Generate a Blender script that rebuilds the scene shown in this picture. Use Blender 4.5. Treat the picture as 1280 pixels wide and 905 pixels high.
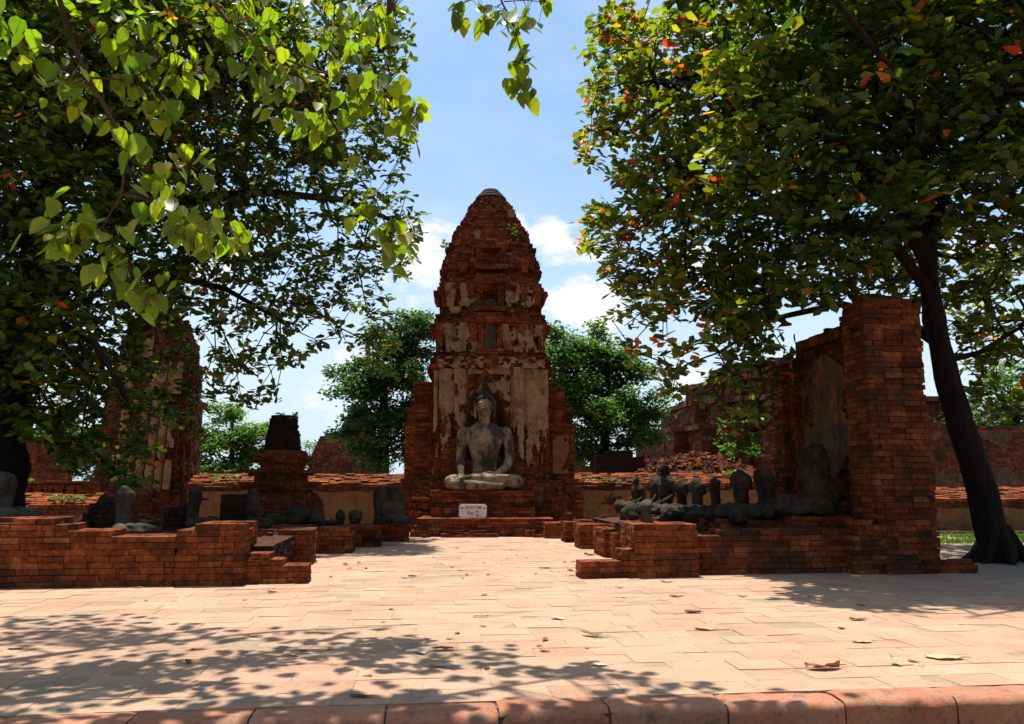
import bpy, bmesh, math, random
import numpy as np
from mathutils import Vector, Matrix, Quaternion, noise

random.seed(7)
RNG = np.random.default_rng(11)
R = math.radians
for o in list(bpy.data.objects):
    bpy.data.objects.remove(o)
SC = bpy.context.scene
COL = SC.collection

# ------------------------------------------------------------------ camera
F = 1000.0                      # focal length in pixels of the 1280 px wide photograph
EYE = Vector((0, 0, 1.36))
PITCH = math.atan(148 / F)
cd = bpy.data.cameras.new('camera')
cd.sensor_width = 36
cd.lens = 36 * F / 1280
cd.clip_start = 0.05
cd.clip_end = 3000
cam = bpy.data.objects.new('camera', cd)
COL.objects.link(cam)
cam.location = EYE
cam.rotation_euler = (math.pi / 2 + PITCH, 0, 0)
SC.camera = cam

# ------------------------------------------------------------------ light
SUN_EL, SUN_AZ = 78.5, 24.0     # degrees above the horizon; degrees to the left of straight ahead
SKY_STRENGTH = 0.05
sd = bpy.data.lights.new('sun', 'SUN')
sd.energy = 5.0
sd.angle = R(0.55)
sd.color = (1.0, 0.95, 0.86)
sun = bpy.data.objects.new('sun', sd)
COL.objects.link(sun)
to_sun = Vector((-math.sin(R(SUN_AZ)) * math.cos(R(SUN_EL)), math.cos(R(SUN_AZ)) * math.cos(R(SUN_EL)), math.sin(R(SUN_EL))))
sun.rotation_euler = to_sun.to_track_quat('Z', 'Y').to_euler()
sun.location = to_sun * 60
SC.view_settings.view_transform = 'Standard'
SC.view_settings.look = 'None'
SC.view_settings.gamma = 1
SC.view_settings.use_curve_mapping = False
SC.view_settings.exposure = 1.0
SC.render.engine = 'CYCLES'
SC.cycles.use_denoising = True
SC.cycles.max_bounces = 6
SC.cycles.transparent_max_bounces = 4
SC.cycles.caustics_reflective = False
SC.cycles.caustics_refractive = False


def ray(px, py):
    x, z = (px - 640) / F, (452.5 - py) / F
    c, s = math.cos(PITCH), math.sin(PITCH)
    return Vector((x, c - z * s, s + z * c))


def at(px, py, Y):
    d = ray(px, py)
    return EYE + d * (Y / d.y)


def ground(px, py, z=0.0):
    d = ray(px, py)
    return EYE + d * ((z - EYE.z) / d.z)


class N:
    """tiny node builder"""
    def __init__(s, tree):
        s.t = tree
        s.t.nodes.clear()

    def __call__(s, typ, ins=None, **kw):
        n = s.t.nodes.new('ShaderNode' + typ)
        for k, v in kw.items():
            setattr(n, k, v)
        for k, v in (ins or {}).items():
            sock = n.inputs[k]
            if hasattr(v, 'is_output') or isinstance(v, bpy.types.NodeSocket):
                s.t.links.new(v, sock)
            else:
                sock.default_value = v
        return n

    def math(s, op, a, b=0.0, clamp=False):
        return s('Math', {0: a, 1: b}, operation=op, use_clamp=clamp).outputs[0]

    def mix(s, f, a, b, blend='MIX'):
        m = s('Mix', data_type='RGBA', blend_type=blend)
        for sock, v in ((m.inputs[0], f), (m.inputs[6], a), (m.inputs[7], b)):
            if isinstance(v, bpy.types.NodeSocket):
                s.t.links.new(v, sock)
            else:
                sock.default_value = (*v, 1) if isinstance(v, tuple) and len(v) == 3 else v
        return m.outputs[2]

    def ramp(s, f, stops, interp='LINEAR'):
        n = s('ValToRGB', {0: f})
        cr = n.color_ramp
        cr.interpolation = interp
        while len(cr.elements) < len(stops):
            cr.elements.new(0.5)
        for e, (p, c) in zip(cr.elements, stops):
            e.position = p
            e.color = (*c, 1) if isinstance(c, tuple) else (c, c, c, 1)
        return n.outputs[0]

    def noise(s, vec, scale, detail=4, rough=0.55):
        n = s('TexNoise', {'Scale': scale, 'Detail': detail, 'Roughness': rough})
        if vec is not None:
            s.t.links.new(vec, n.inputs['Vector'])
        return n.outputs[0]


# ------------------------------------------------------------------ sky with fair weather cumulus
world = bpy.data.worlds.new('World')
SC.world = world
world.use_nodes = True
n = N(world.node_tree)
sky = n('TexSky', sky_type='NISHITA', sun_disc=False)
sky.sun_elevation = R(SUN_EL)
sky.sun_rotation = R(-SUN_AZ)
sky.air_density = 1.0
sky.dust_density = 2.2
sky.ozone_density = 1.0
tc = n('TexCoord').outputs['Generated']
stretch = n('Mapping', {'Vector': tc, 'Scale': (1.0, 1.0, 2.1)}).outputs[0]
big = n.math('ADD', n.math('MULTIPLY', n.noise(stretch, 4.5, 9, 0.66), 1.25), -.125)
puff = None
for (px, py, rad, amt) in ((520, 350, 0.13, .30), (490, 385, 0.08, .22), (430, 440, 0.10, .27), (385, 520, 0.11, .32), (690, 292, 0.06, .24), (735, 285, .06, .2), (745, 395, .07, .2), (640, 285, .06, .18),
                           (300, 560, 0.08, .3), (775, 172, 0.07, .22), (850, 480, 0.07, .26), (300, 330, .09, .25), (1230, 330, .12, .2), (900, 330, .1, .1)):
    d = ray(px, py).normalized()
    dist = n('VectorMath', {0: tc, 1: d}, operation='DISTANCE').outputs['Value']
    fall = n('MapRange', {'Value': dist, 'From Min': 0.0, 'From Max': rad, 'To Min': amt, 'To Max': 0.0}, interpolation_type='SMOOTHSTEP').outputs[0]
    puff = fall if puff is None else n.math('MAXIMUM', puff, fall)
mask = n.math('ADD', big, puff)
mask = n('MapRange', {'Value': mask, 'From Min': 0.645, 'From Max': 0.80, 'To Min': 0.0, 'To Max': 1.0}, interpolation_type='SMOOTHSTEP').outputs[0]
veil = n('MapRange', {'Value': n.noise(stretch, 2.2, 6, .6), 'From Min': .42, 'From Max': .75, 'To Min': 0.0, 'To Max': 0.3}).outputs[0]
mask = n.math('MAXIMUM', mask, veil)
skyc = n.mix(1.0, sky.outputs[0], (1.6, 1.97, 2.08), 'MULTIPLY')
sxyz = n('SeparateXYZ', {0: tc}).outputs[2]
haze = n('MapRange', {'Value': sxyz, 'From Min': 0.0, 'From Max': 0.42, 'To Min': 0.9, 'To Max': 0.0}, interpolation_type='SMOOTHERSTEP').outputs[0]
skyc = n.mix(haze, skyc, (7.6, 9.2, 10.2))
colr = n.mix(mask, skyc, (10.4, 10.5, 10.7))
bg = n('Background', {'Color': colr, 'Strength': SKY_STRENGTH})
wo = n('OutputWorld', {'Surface': bg.outputs[0]})


# ------------------------------------------------------------------ materials
def new_mat(name):
    m = bpy.data.materials.new(name)
    m.use_nodes = True
    return m, N(m.node_tree)


def finish(n, color, rough, bump_src=None, bump=0.3, dist=0.02, spec=0.25):
    b = n('BsdfPrincipled', {'Base Color': color, 'Roughness': rough, 'Specular IOR Level': spec})
    if bump_src is not None:
        bp = n('Bump', {'Height': bump_src, 'Strength': bump, 'Distance': dist})
        n.t.links.new(bp.outputs[0], b.inputs['Normal'])
    n('OutputMaterial', {'Surface': b.outputs[0]})


def brick_mat(name, cols, mortar, stain=0.5, stain_col=(.026, .017, .011), pale=0.0, pale_col=(.42, .33, .24), fine=1.0):
    """bricks: each brick's own colour comes from its tint; lichen and old plaster lie on it in patches"""
    m, n = new_mat(name)
    at_ = n('Attribute', attribute_name='tint')
    sep = n('SeparateColor', {0: at_.outputs['Color']})
    pos = n('NewGeometry').outputs['Position']
    c = n.ramp(sep.outputs[0], cols)
    c = n.mix(sep.outputs[1], c, mortar)
    f1 = n.noise(pos, 14 * fine, 5, .65)
    c = n.mix(n.ramp(f1, ((.32, 0.0), (.64, 1.0))), n.mix(1.0, c, (.55, .5, .48), 'MULTIPLY'), n.mix(1.0, c, (1.5, 1.45, 1.4), 'MULTIPLY'))
    f0 = n.noise(pos, 4.0 * fine, 7, .7)
    c = n.mix(n.ramp(f0, ((.42, 0.0), (.66, .72))), c, n.mix(1.0, c, (.36, .34, .34), 'MULTIPLY'))
    f2 = n.noise(pos, 55 * fine, 4, .7)
    c = n.mix(n.ramp(f2, ((.45, .0), (.75, .55))), c, n.mix(1.0, c, (.45, .42, .40), 'MULTIPLY'))
    if pale > 0:
        pn = n.noise(pos, 2.1, 8, .68)
        c = n.mix(n.ramp(pn, ((1 - pale - .02, 0.0), (1 - pale + .05, .8))), c, pale_col)
    st = n('Mapping', {'Vector': pos, 'Scale': (1.0, 1.0, .55)}).outputs[0]
    s1 = n.noise(st, 1.5, 9, .70)
    c = n.mix(n.math('MULTIPLY', n.ramp(s1, ((.66 - .3 * stain, 0.0), (.82 - .25 * stain, 1.0))), .86), c, stain_col)
    h = n.math('ADD', n.math('MULTIPLY', f1, .9), n.math('MULTIPLY', f2, .6))
    finish(n, c, .92, h, .9, .022, .1)
    return m


M = {}
M['brick'] = brick_mat('red_brick', ((0, (.1066, .0279, .0098)), (.35, (.1722, .0459, .0139)), (.7, (.2296, .064, .018)), (1, (.2788, .0943, .0312))), (.082, .041, .0221), .66, pale=.24, pale_col=(.2214, .1394, .082))
M['brick_tower'] = brick_mat('weathered_tower_brick', ((0, (.1066, .0267, .0107)), (.4, (.1919, .048, .016)), (.75, (.2665, .0703, .0224)), (1, (.3305, .1173, .0426))), (.08, .0384, .0213), .64, pale=.36, pale_col=(.3055, .2015, .1144))
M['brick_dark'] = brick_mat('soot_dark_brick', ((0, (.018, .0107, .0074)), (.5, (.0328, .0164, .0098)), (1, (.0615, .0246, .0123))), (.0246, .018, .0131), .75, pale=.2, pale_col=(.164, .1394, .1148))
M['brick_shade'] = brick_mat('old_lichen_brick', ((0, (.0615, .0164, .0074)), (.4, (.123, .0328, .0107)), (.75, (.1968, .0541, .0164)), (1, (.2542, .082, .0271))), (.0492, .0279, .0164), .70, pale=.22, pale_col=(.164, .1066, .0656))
M['brick_far'] = brick_mat('far_ruin_brick', ((0, (.101, .0312, .0193)), (.5, (.1561, .0496, .0276)), (1, (.2204, .0827, .0459))), (.1102, .0569, .0385), .6, pale=.3, pale_col=(.2296, .1745, .1378), fine=.5)


def plaster_mat(name, col, col2, dark=.5, dark_col=(.035, .03, .026), red=.0):
    m, n = new_mat(name)
    pos = n('NewGeometry').outputs['Position']
    a = n.noise(pos, 3.0, 8, .65)
    c = n.mix(n.ramp(a, ((.35, 0.0), (.65, 1.0))), col, col2)
    if red:
        c = n.mix(n.ramp(n.noise(pos, 2.4, 7, .7), ((.62 - .3 * red, 0.0), (.70 - .3 * red, 1.0))), c, (.23, .07, .03))
    st = n('Mapping', {'Vector': pos, 'Scale': (2.2, 2.2, .5)}).outputs[0]
    c = n.mix(n.math('MULTIPLY', n.ramp(n.noise(st, 1.6, 9, .72), ((.66 - .3 * dark, 0.0), (.84 - .3 * dark, 1.0))), .85), c, dark_col)
    vo = n('TexVoronoi', {'Scale': 5.0}, feature='DISTANCE_TO_EDGE')
    wv = n('VectorMath', {0: pos, 1: n('TexNoise', {'Scale': 4.0, 'Detail': 4.0}).outputs[1]}, operation='ADD').outputs[0]
    n.t.links.new(wv, vo.inputs['Vector'])
    c = n.mix(n.math('MULTIPLY', n.ramp(vo.outputs['Distance'], ((0.0, 1.0), (.028, 0.0))), .55), c, dark_col)
    f = n.noise(pos, 40, 5, .7)
    c = n.mix(n.ramp(f, ((.5, 0.0), (.8, .5))), c, n.mix(1.0, c, (.5, .47, .43), 'MULTIPLY'))
    f9 = n.noise(pos, 9, 8, .75)
    c = n.mix(n.ramp(f9, ((.50, 0.0), (.68, .6))), c, n.mix(1.0, c, (.42, .37, .33), 'MULTIPLY'))
    finish(n, c, .9, n.math('ADD', f, n.math('MULTIPLY', a, 2.0)), .5, .015, .15)
    return m


M['stucco'] = plaster_mat('aged_stucco', (.3506, .2284, .1222), (.255, .1381, .0638), .42, red=.35)
M['stucco_wall'] = plaster_mat('ochre_wall_plaster', (.2295, .1275, .0553), (.17, .085, .034), .36, red=.35)
M['stucco_grey'] = plaster_mat('grey_stucco', (.1105, .0723, .0442), (.0595, .0357, .0213), .66, red=.3)
M['stone'] = plaster_mat('grey_sandstone', (.2125, .1658, .1105), (.136, .1062, .0706), .85, (.0187, .0153, .0119))
def statue_mat():
    m, n = new_mat('lichened_statue_stone')
    pos = n('NewGeometry').outputs['Position']
    a = n.noise(pos, 3.5, 8, .68)
    c = n.mix(n.ramp(a, ((.35, 0.0), (.65, 1.0))), (.34, .24, .15), (.20, .135, .08))
    st = n('Mapping', {'Vector': pos, 'Scale': (1.5, 1.5, .8), 'Location': (3.1, .4, 1.7)}).outputs[0]
    c = n.mix(n.math('MULTIPLY', n.ramp(n.noise(st, 1.5, 9, .72), ((.46, 0.0), (.55, 1.0))), .88), c, (.03, .024, .019))
    f = n.noise(pos, 30, 6, .75)
    c = n.mix(n.ramp(f, ((.48, 0.0), (.72, .7))), c, n.mix(1.0, c, (.4, .37, .34), 'MULTIPLY'))
    finish(n, c, .92, n.math('ADD', f, a), .7, .02, .1)
    return m


M['statue'] = statue_mat()
M['stone_dark'] = plaster_mat('blackened_stone', (.055, .037, .022), (.012, .0085, .006), .5, (.005, .004, .0035))
M['stone_pale'] = plaster_mat('pale_stone', (.085, .064, .044), (.035, .026, .018), .55, (.010, .008, .006))


def paving_mat(name):
    m, n = new_mat(name)
    at_ = n('Attribute', attribute_name='tint')
    sep = n('SeparateColor', {0: at_.outputs['Color']})
    pos = n('NewGeometry').outputs['Position']
    c = n.ramp(sep.outputs[0], ((0, (.262, .142, .09)), (.45, (.305, .172, .112)), (.8, (.325, .195, .13)), (1, (.275, .175, .11))))
    c = n.mix(sep.outputs[1], c, (.175, .112, .07))
    dust = n.noise(pos, .8, 8, .66)
    c = n.mix(n.ramp(dust, ((.36, 0.0), (.66, .7))), c, (.36, .245, .165))
    moss = n.noise(pos, .55, 9, .72)
    c = n.mix(n.ramp(moss, ((.54, 0.0), (.72, .62))), c, (.182, .133, .07))
    gr_ = n.noise(pos, 2.6, 10, .74)
    c = n.mix(n.ramp(gr_, ((.53, 0.0), (.68, .55))), c, (.175, .112, .0665))
    f = n.noise(pos, 26, 6, .7)
    c = n.mix(n.ramp(f, ((.52, 0.0), (.74, .6))), c, n.mix(1.0, c, (.406, .364, .329), 'MULTIPLY'))
    sp = n.noise(pos, 90, 3, .6)
    c = n.mix(n.ramp(sp, ((.66, 0.0), (.74, .6))), c, (.098, .063, .042))
    finish(n, c, .88, n.math('ADD', f, n.math('MULTIPLY', sp, .5)), .45, .008, .2)
    return m


M['paving'] = paving_mat('terracotta_paving')


def kerb_mat():
    m, n = new_mat('red_kerb_clay')
    at_ = n('Attribute', attribute_name='tint')
    sep = n('SeparateColor', {0: at_.outputs['Color']})
    pos = n('NewGeometry').outputs['Position']
    c = n.ramp(sep.outputs[0], ((0, (.27, .095, .048)), (1, (.33, .135, .072))))
    c = n.mix(n.ramp(n.noise(pos, 3.2, 8, .7), ((.42, 0.0), (.68, .8))), c, (.2808, .1716, .1092))
    c = n.mix(n.ramp(n.noise(pos, 5.5, 9, .75), ((.52, 0.0), (.66, .75))), c, (.078, .0468, .0296))
    f = n.noise(pos, 30, 6, .7)
    c = n.mix(n.ramp(f, ((.5, 0.0), (.75, .7))), c, n.mix(1.0, c, (.351, .312, .2808), 'MULTIPLY'))
    c = n.mix(sep.outputs[1], c, (.0468, .0351, .0234))
    finish(n, c, .85, f, .5, .01, .25)
    return m


M['kerb'] = kerb_mat()


def earth_mat():
    m, n = new_mat('bare_earth')
    pos = n('NewGeometry').outputs['Position']
    c = n.mix(n.ramp(n.noise(pos, .5, 8, .65), ((.35, 0.0), (.65, 1.0))), (.2448, .17, .1054), (.1632, .1088, .068))
    f = n.noise(pos, 18, 6, .7)
    c = n.mix(n.ramp(f, ((.45, 0.0), (.75, .7))), c, (.0884, .0612, .0374))
    finish(n, c, .95, f, .7, .03, .1)
    return m


M['earth'] = earth_mat()


def leaf_mat(name, trans, rough=.38, spec=.5, tb=(1.5, 1.9, .55)):
    m, n = new_mat(name)
    at_ = n('Attribute', attribute_name='tint').outputs['Color']
    pos = n('NewGeometry').outputs['Position']
    c = n.mix(n.ramp(n.noise(pos, 23, 3), ((.4, 0.0), (.7, .5))), at_, n.mix(1.0, at_, (.6, .6, .6), 'MULTIPLY'))
    b = n('BsdfPrincipled', {'Base Color': c, 'Roughness': rough, 'Specular IOR Level': spec})
    t = n('BsdfTranslucent', {'Color': n.mix(1.0, c, tb, 'MULTIPLY')})
    mx = n('MixShader', {0: trans, 1: b.outputs[0], 2: t.outputs[0]})
    n('OutputMaterial', {'Surface': mx.outputs[0]})
    return m


M['leaf'] = leaf_mat('almond_leaf', .42, .42, .35, (3.2, 2.9, .7))
M['leaf_near'] = leaf_mat('heart_leaf', .55, .42, .45, (2.4, 2.9, .7))
M['leaf_far'] = leaf_mat('far_leaf', .35, .5, .3, (1.7, 2.0, .7))
M['leaf_dry'] = leaf_mat('dry_leaf', .12, .6, .3, (1, 1, 1))


def bark_mat(name, a, b):
    m, n = new_mat(name)
    pos = n('NewGeometry').outputs['Position']
    st = n('Mapping', {'Vector': pos, 'Scale': (9, 9, 1.6)}).outputs[0]
    w = n.noise(st, 1.6, 7, .7)
    c = n.mix(n.ramp(w, ((.35, 0.0), (.65, 1.0))), a, b)
    c = n.mix(n.ramp(n.noise(pos, 1.7, 6, .7), ((.58, 0.0), (.7, .5))), c, (.025, .03, .015))
    finish(n, c, .95, w, 1.0, .12, .1)
    return m


M['bark'] = bark_mat('dark_bark', (.012, .009, .007), (.032, .023, .017))
M['twig'] = bark_mat('brown_twig', (.10, .055, .03), (.17, .10, .055))


def flat_mat(name, col, rough=.5, var=.25):
    m, n = new_mat(name)
    pos = n('NewGeometry').outputs['Position']
    f = n.noise(pos, 12, 5, .65)
    c = n.mix(n.ramp(f, ((.4, 0.0), (.75, var))), col, tuple(x * .45 for x in col))
    finish(n, c, rough, f, .1, .003, .4)
    return m


M['sign'] = flat_mat('cream_sign_paint', (.74, .66, .56), .5, .35)
M['red_paint'] = flat_mat('red_sign_paint', (.42, .03, .025), .5, .1)
M['black_paint'] = flat_mat('black_sign_paint', (.025, .022, .02), .5, .1)


# ------------------------------------------------------------------ object helpers
def tag(o, label=None, cat=None, group=None, kind=None):
    if label: o['label'] = label
    if cat: o['category'] = cat
    if group: o['group'] = group
    if kind: o['kind'] = kind
    return o


def empty(name, loc, rz=0.0, label=None, cat=None, group=None):
    o = bpy.data.objects.new(name, None)
    COL.objects.link(o)
    o.empty_display_size = .2
    o.location = loc
    o.rotation_euler = (0, 0, rz)
    return tag(o, label, cat, group)


def link(name, me, mat, parent=None, smooth=False):
    o = bpy.data.objects.new(name, me)
    COL.objects.link(o)
    if mat is not None:
        me.materials.append(mat)
    if smooth:
        me.polygons.foreach_set('use_smooth', [True] * len(me.polygons))
    if parent is not None:
        o.parent = parent
    return o


class MB:
    """mesh builder: boxes, prisms, tubes; every face carries a tint"""
    def __init__(s):
        s.v, s.f, s.t = [], [], []

    def add(s, vs, fs, tint):
        b = len(s.v)
        s.v += [tuple(p) for p in vs]
        for f in fs:
            s.f.append(tuple(b + i for i in f))
            s.t.append(tint)

    def brick(s, o, a, b, la, lb, z0, z1, tint, j=.004):
        """box from o along unit 2D vectors a (la) and b (lb)"""
        rr = random.uniform
        vs = []
        for z in (z0, z1):
            for (p, q) in ((0, 0), (la, 0), (la, lb), (0, lb)):
                vs.append((o[0] + a[0] * p + b[0] * q + rr(-j, j), o[1] + a[1] * p + b[1] * q + rr(-j, j), z + rr(-j, j) * .6))
        s.add(vs, ((0, 3, 2, 1), (4, 5, 6, 7), (0, 1, 5, 4), (1, 2, 6, 5), (2, 3, 7, 6), (3, 0, 4, 7)), tint)

    def prism(s, poly, z0, z1, tint, bottom=False):
        k = len(poly)
        vs = [(p[0], p[1], z0) for p in poly] + [(p[0], p[1], z1) for p in poly]
        fs = [tuple(range(k, 2 * k))] + [(i, (i + 1) % k, k + (i + 1) % k, k + i) for i in range(k)]
        if bottom: fs.append(tuple(range(k - 1, -1, -1)))
        s.add(vs, fs, tint)

    def tube(s, pts, rad, sides=8, tint=(.5, 0, 0), cap=True, wob=0.0, seed=0):
        pts = [Vector(p) for p in pts]
        rings = []
        up = Vector((0.13, 0.31, 1)).normalized()
        for i, p in enumerate(pts):
            d = (pts[min(i + 1, len(pts) - 1)] - pts[max(i - 1, 0)])
            if d.length < 1e-6: d = Vector((0, 0, 1))
            d.normalize()
            x = d.cross(up)
            if x.length < .05: x = d.cross(Vector((1, 0, 0)))
            x.normalize()
            y = d.cross(x)
            ring = []
            for k in range(sides):
                an = 2 * math.pi * k / sides
                r = rad[i]
                if wob:
                    r *= 1 + wob * noise.noise(Vector((math.cos(an) * 1.3 + seed, math.sin(an) * 1.3, i * .35)))
                ring.append(p + x * (r * math.cos(an)) + y * (r * math.sin(an)))
            rings.append(ring)
        vs = [q for r_ in rings for q in r_]
        fs = []
        for i in range(len(pts) - 1):
            for k in range(sides):
                k2 = (k + 1) % sides
                fs.append((i * sides + k, i * sides + k2, (i + 1) * sides + k2, (i + 1) * sides + k))
        if cap:
            fs.append(tuple(range(sides))[::-1])
            fs.append(tuple((len(pts) - 1) * sides + k for k in range(sides)))
        s.add(vs, fs, tint)

    def lathe(s, prof, sides=24, tint=(.5, 0, 0), c=(0, 0), wob=0.0):
        vs, fs = [], []
        for i, (r, z) in enumerate(prof):
            for k in range(sides):
                an = 2 * math.pi * k / sides
                q = r * (1 + wob * noise.noise(Vector((math.cos(an) * 2, math.sin(an) * 2, z * 2))))
                vs.append((c[0] + q * math.cos(an), c[1] + q * math.sin(an), z))
        for i in range(len(prof) - 1):
            for k in range(sides):
                k2 = (k + 1) % sides
                fs.append((i * sides + k, i * sides + k2, (i + 1) * sides + k2, (i + 1) * sides + k))
        fs.append(tuple((len(prof) - 1) * sides + k for k in range(sides)))
        fs.append(tuple(range(sides))[::-1])
        s.add(vs, fs, tint)

    def mesh(s, name):
        me = bpy.data.meshes.new(name)
        me.from_pydata(s.v, [], s.f)
        a = me.attributes.new('tint', 'FLOAT_COLOR', 'FACE')
        buf = np.ones((len(s.f), 4), dtype=np.float32)
        buf[:, :3] = np.array(s.t, dtype=np.float32).reshape(-1, 3)
        a.data.foreach_set('color', buf.ravel())
        me.update()
        return me

    def build(s, name, mat, parent=None, smooth=False):
        return link(name, s.mesh(name), mat, parent, smooth)


def rt():
    return (min(1, max(0, random.gauss(.48, .24))), 0, 0)


MORTAR = (.5, 1, 0)


def inset(poly, d):
    k = len(poly)
    out = []
    for i in range(k):
        p0, p1, p2 = Vector(poly[i - 1]), Vector(poly[i]), Vector(poly[(i + 1) % k])
        a, b = (p1 - p0).normalized(), (p2 - p1).normalized()
        na, nb = Vector((-a.y, a.x)), Vector((-b.y, b.x))
        m = na + nb
        den = 1 + na.dot(nb)
        out.append(p1 + m * (d / max(den, .3)))
    return [(p.x, p.y) for p in out]


def poly_course(mb, poly, z0, z1, blen=.24, dep=.12, par=0, jit=.006, miss=0.0, gap=.007, keep=None):
    k = len(poly)
    for i in range(k):
        A, B = Vector(poly[i]), Vector(poly[(i + 1) % k])
        P, Q = Vector(poly[i - 1]), Vector(poly[(i + 2) % k])
        d = B - A
        L = d.length
        if L < .02: continue
        d.normalize()
        nrm = Vector((-d.y, d.x))
        cA = (A - P).cross(B - A) if False else ((A - P).x * d.y - (A - P).y * d.x)
        cB = d.x * (Q - B).y - d.y * (Q - B).x
        s0 = dep if (par and cA > 0) else 0.0
        s1 = L - (dep if (not par and cB > 0) else 0.0)
        x = s0
        first = True
        while x < s1 - .02:
            l = blen * random.uniform(.86, 1.14)
            if first and par: l *= .55
            first = False
            if s1 - x - l < blen * .3: l = s1 - x
            if random.random() >= miss and (keep is None or keep(A + d * (x + l / 2), z0)):
                o = A + d * (x + gap / 2) - nrm * random.gauss(0, jit)
                mb.brick(o, d, nrm, max(l - gap, .01), dep, z0, z1, rt(), .0075)
            x += l


def brick_box(mb, u0, u1, v0, v1, z0, z1, ch=.08, blen=.30, jit=.007, miss=.0, top=True, gapz=.008, rag=0.0):
    """a block of coursed brickwork over a mortar core"""
    poly = [(u0, v0), (u1, v0), (u1, v1), (u0, v1)]
    nc = max(1, round((z1 - z0) / ch))
    h = (z1 - z0) / nc
    ins = min(.03, (u1 - u0) * .2, (v1 - v0) * .2)
    mb.prism(inset(poly, ins), z0, z1 - (h * .85 if rag > 0 else .012), MORTAR)
    dep = min(.12, (u1 - u0) * .45, (v1 - v0) * .45)
    for c in range(nc):
        zz = z0 + c * h
        last = c == nc - 1
        ms = miss + (rag if last else (rag * .35 if c == nc - 2 else 0))
        poly_course(mb, poly, zz, zz + h - gapz, blen, dep, c % 2, jit, ms)
        if last and top and u1 - u0 > 2.3 * dep and v1 - v0 > 2.3 * dep:
            x = u0 + dep
            while x < u1 - dep - .02:
                l = min(.24, u1 - dep - x)
                y = v0 + dep
                while y < v1 - dep - .02:
                    w = min(.125, v1 - dep - y)
                    if random.random() >= ms:
                        mb.brick((x, y), (1, 0), (0, 1), l - .008, w - .008, zz, zz + h - gapz + random.gauss(0, .004), rt(), .005)
                    y += w
                x += l


SITE = R(7.0)
UX = Vector((math.cos(SITE), math.sin(SITE), 0))
VY = Vector((-math.sin(SITE), math.cos(SITE), 0))


def uv(p):
    return p.dot(UX), p.dot(VY)


def W(u, v, z=0.0):
    return UX * u + VY * v + Vector((0, 0, z))


M['joint'] = flat_mat('sandy_joint_fill', (.2312, .1598, .102), .95, .5)


# ------------------------------------------------------------------ ground, paving and kerb
K1, K2 = ground(600, 892), ground(1240, 871)
kd = (K2 - K1); kd.z = 0; kd.normalize()
kn = Vector((-kd.y, kd.x, 0))                    # points away from the camera
KERB_H = .14


def KW(s, t, z=0.0):
    p = K1 + kd * s + kn * t
    return Vector((p.x, p.y, z))


def sheet(name, pts, mat, z):
    me = bpy.data.meshes.new(name)
    me.from_pydata([(p[0], p[1], z) for p in pts], [], [tuple(range(len(pts)))])
    return tag(link(name, me, mat), kind='structure')


sheet('ground', [KW(-900, .16), KW(900, .16), KW(900, 1500), KW(-900, 1500)], M['earth'], -.016)
sheet('path', [KW(-900, -300), KW(900, -300), KW(900, .2), KW(-900, .2)], M['earth'], -KERB_H - .06)

# paving slabs laid row by row
pav = MB()
pv = MB()
sl, sw = .46, .305
s_rng = (-15.0, 13.0)
rows = int(16.5 / sw)
ca, sa = kd.x, kd.y
for r_ in range(rows):
    t0 = .275 + r_ * sw
    x = s_rng[0] + (r_ % 2) * sl * .5 + random.uniform(-.05, .05)
    tone = random.gauss(0, .06)
    while x < s_rng[1]:
        l = sl * random.uniform(.93, 1.07)
        c = KW(x + l / 2, t0)
        if not (c.x > 6.9 and c.y > 11.5):
            o = KW(x, t0)
            zt = random.gauss(0, .0014)
            g = random.choice((.003, .004, .006))
            pv.brick((o.x, o.y), (kd.x, kd.y), (kn.x, kn.y), l - g, sw - g, -.035, zt, (min(1, max(0, random.gauss(.5, .3) + tone)), 0, 0), .0045)
        x += l
tag(pv.build('paving', M['paving']), kind='structure')
bed = sheet('paving_bed', [KW(s_rng[0], .275), KW(s_rng[1], .275), KW(s_rng[1], 7.6), KW(2.6, 16.8), KW(s_rng[0], 16.8)], M['joint'], -.0025)

kb = MB()
x = -6.2
while x < 7.0:
    l = random.uniform(.66, .78)
    g = .012
    prof = []
    dz, dt = random.gauss(0, .004), random.gauss(0, .006)
    rr_ = random.uniform(.04, .075)
    prof.append((.265, 0 + dz)); prof.append((.16, .001 + dz)); prof.append((rr_ + dt, .002 + dz))
    for k in range(1, 8):
        an = math.pi / 2 * k / 7
        prof.append((rr_ - rr_ * math.sin(an) + dt, dz - rr_ + rr_ * math.cos(an)))
    prof.append((dt + .004, -KERB_H - .08)); prof.append((.265, -KERB_H - .08))
    vs, fs = [], []
    segs = 14
    for q in range(segs + 1):
        s_ = x + g / 2 + (l - g) * q / segs
        e = .012 if q in (0, segs) else 0
        for (t, z) in prof:
            wv = .012 * noise.noise(Vector((s_ * 7, t * 9, z * 9))) - .016 * max(0, noise.noise(Vector((s_ * 11 + 3, 0, 0))) - .25) * (t < .1)
            vs.append(KW(s_, t + wv + (e if t < .1 else 0), z - (e * .5 if z > -.1 else 0) + wv * .6))
    m_ = len(prof)
    for q in range(segs):
        for k in range(m_ - 1):
            fs.append((q * m_ + k, q * m_ + k + 1, (q + 1) * m_ + k + 1, (q + 1) * m_ + k))
    fs.append(tuple(range(m_)))
    fs.append(tuple(segs * m_ + k for k in range(m_))[::-1])
    kb.add(vs, fs, (random.random(), 0, 0))
    x += l
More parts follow.
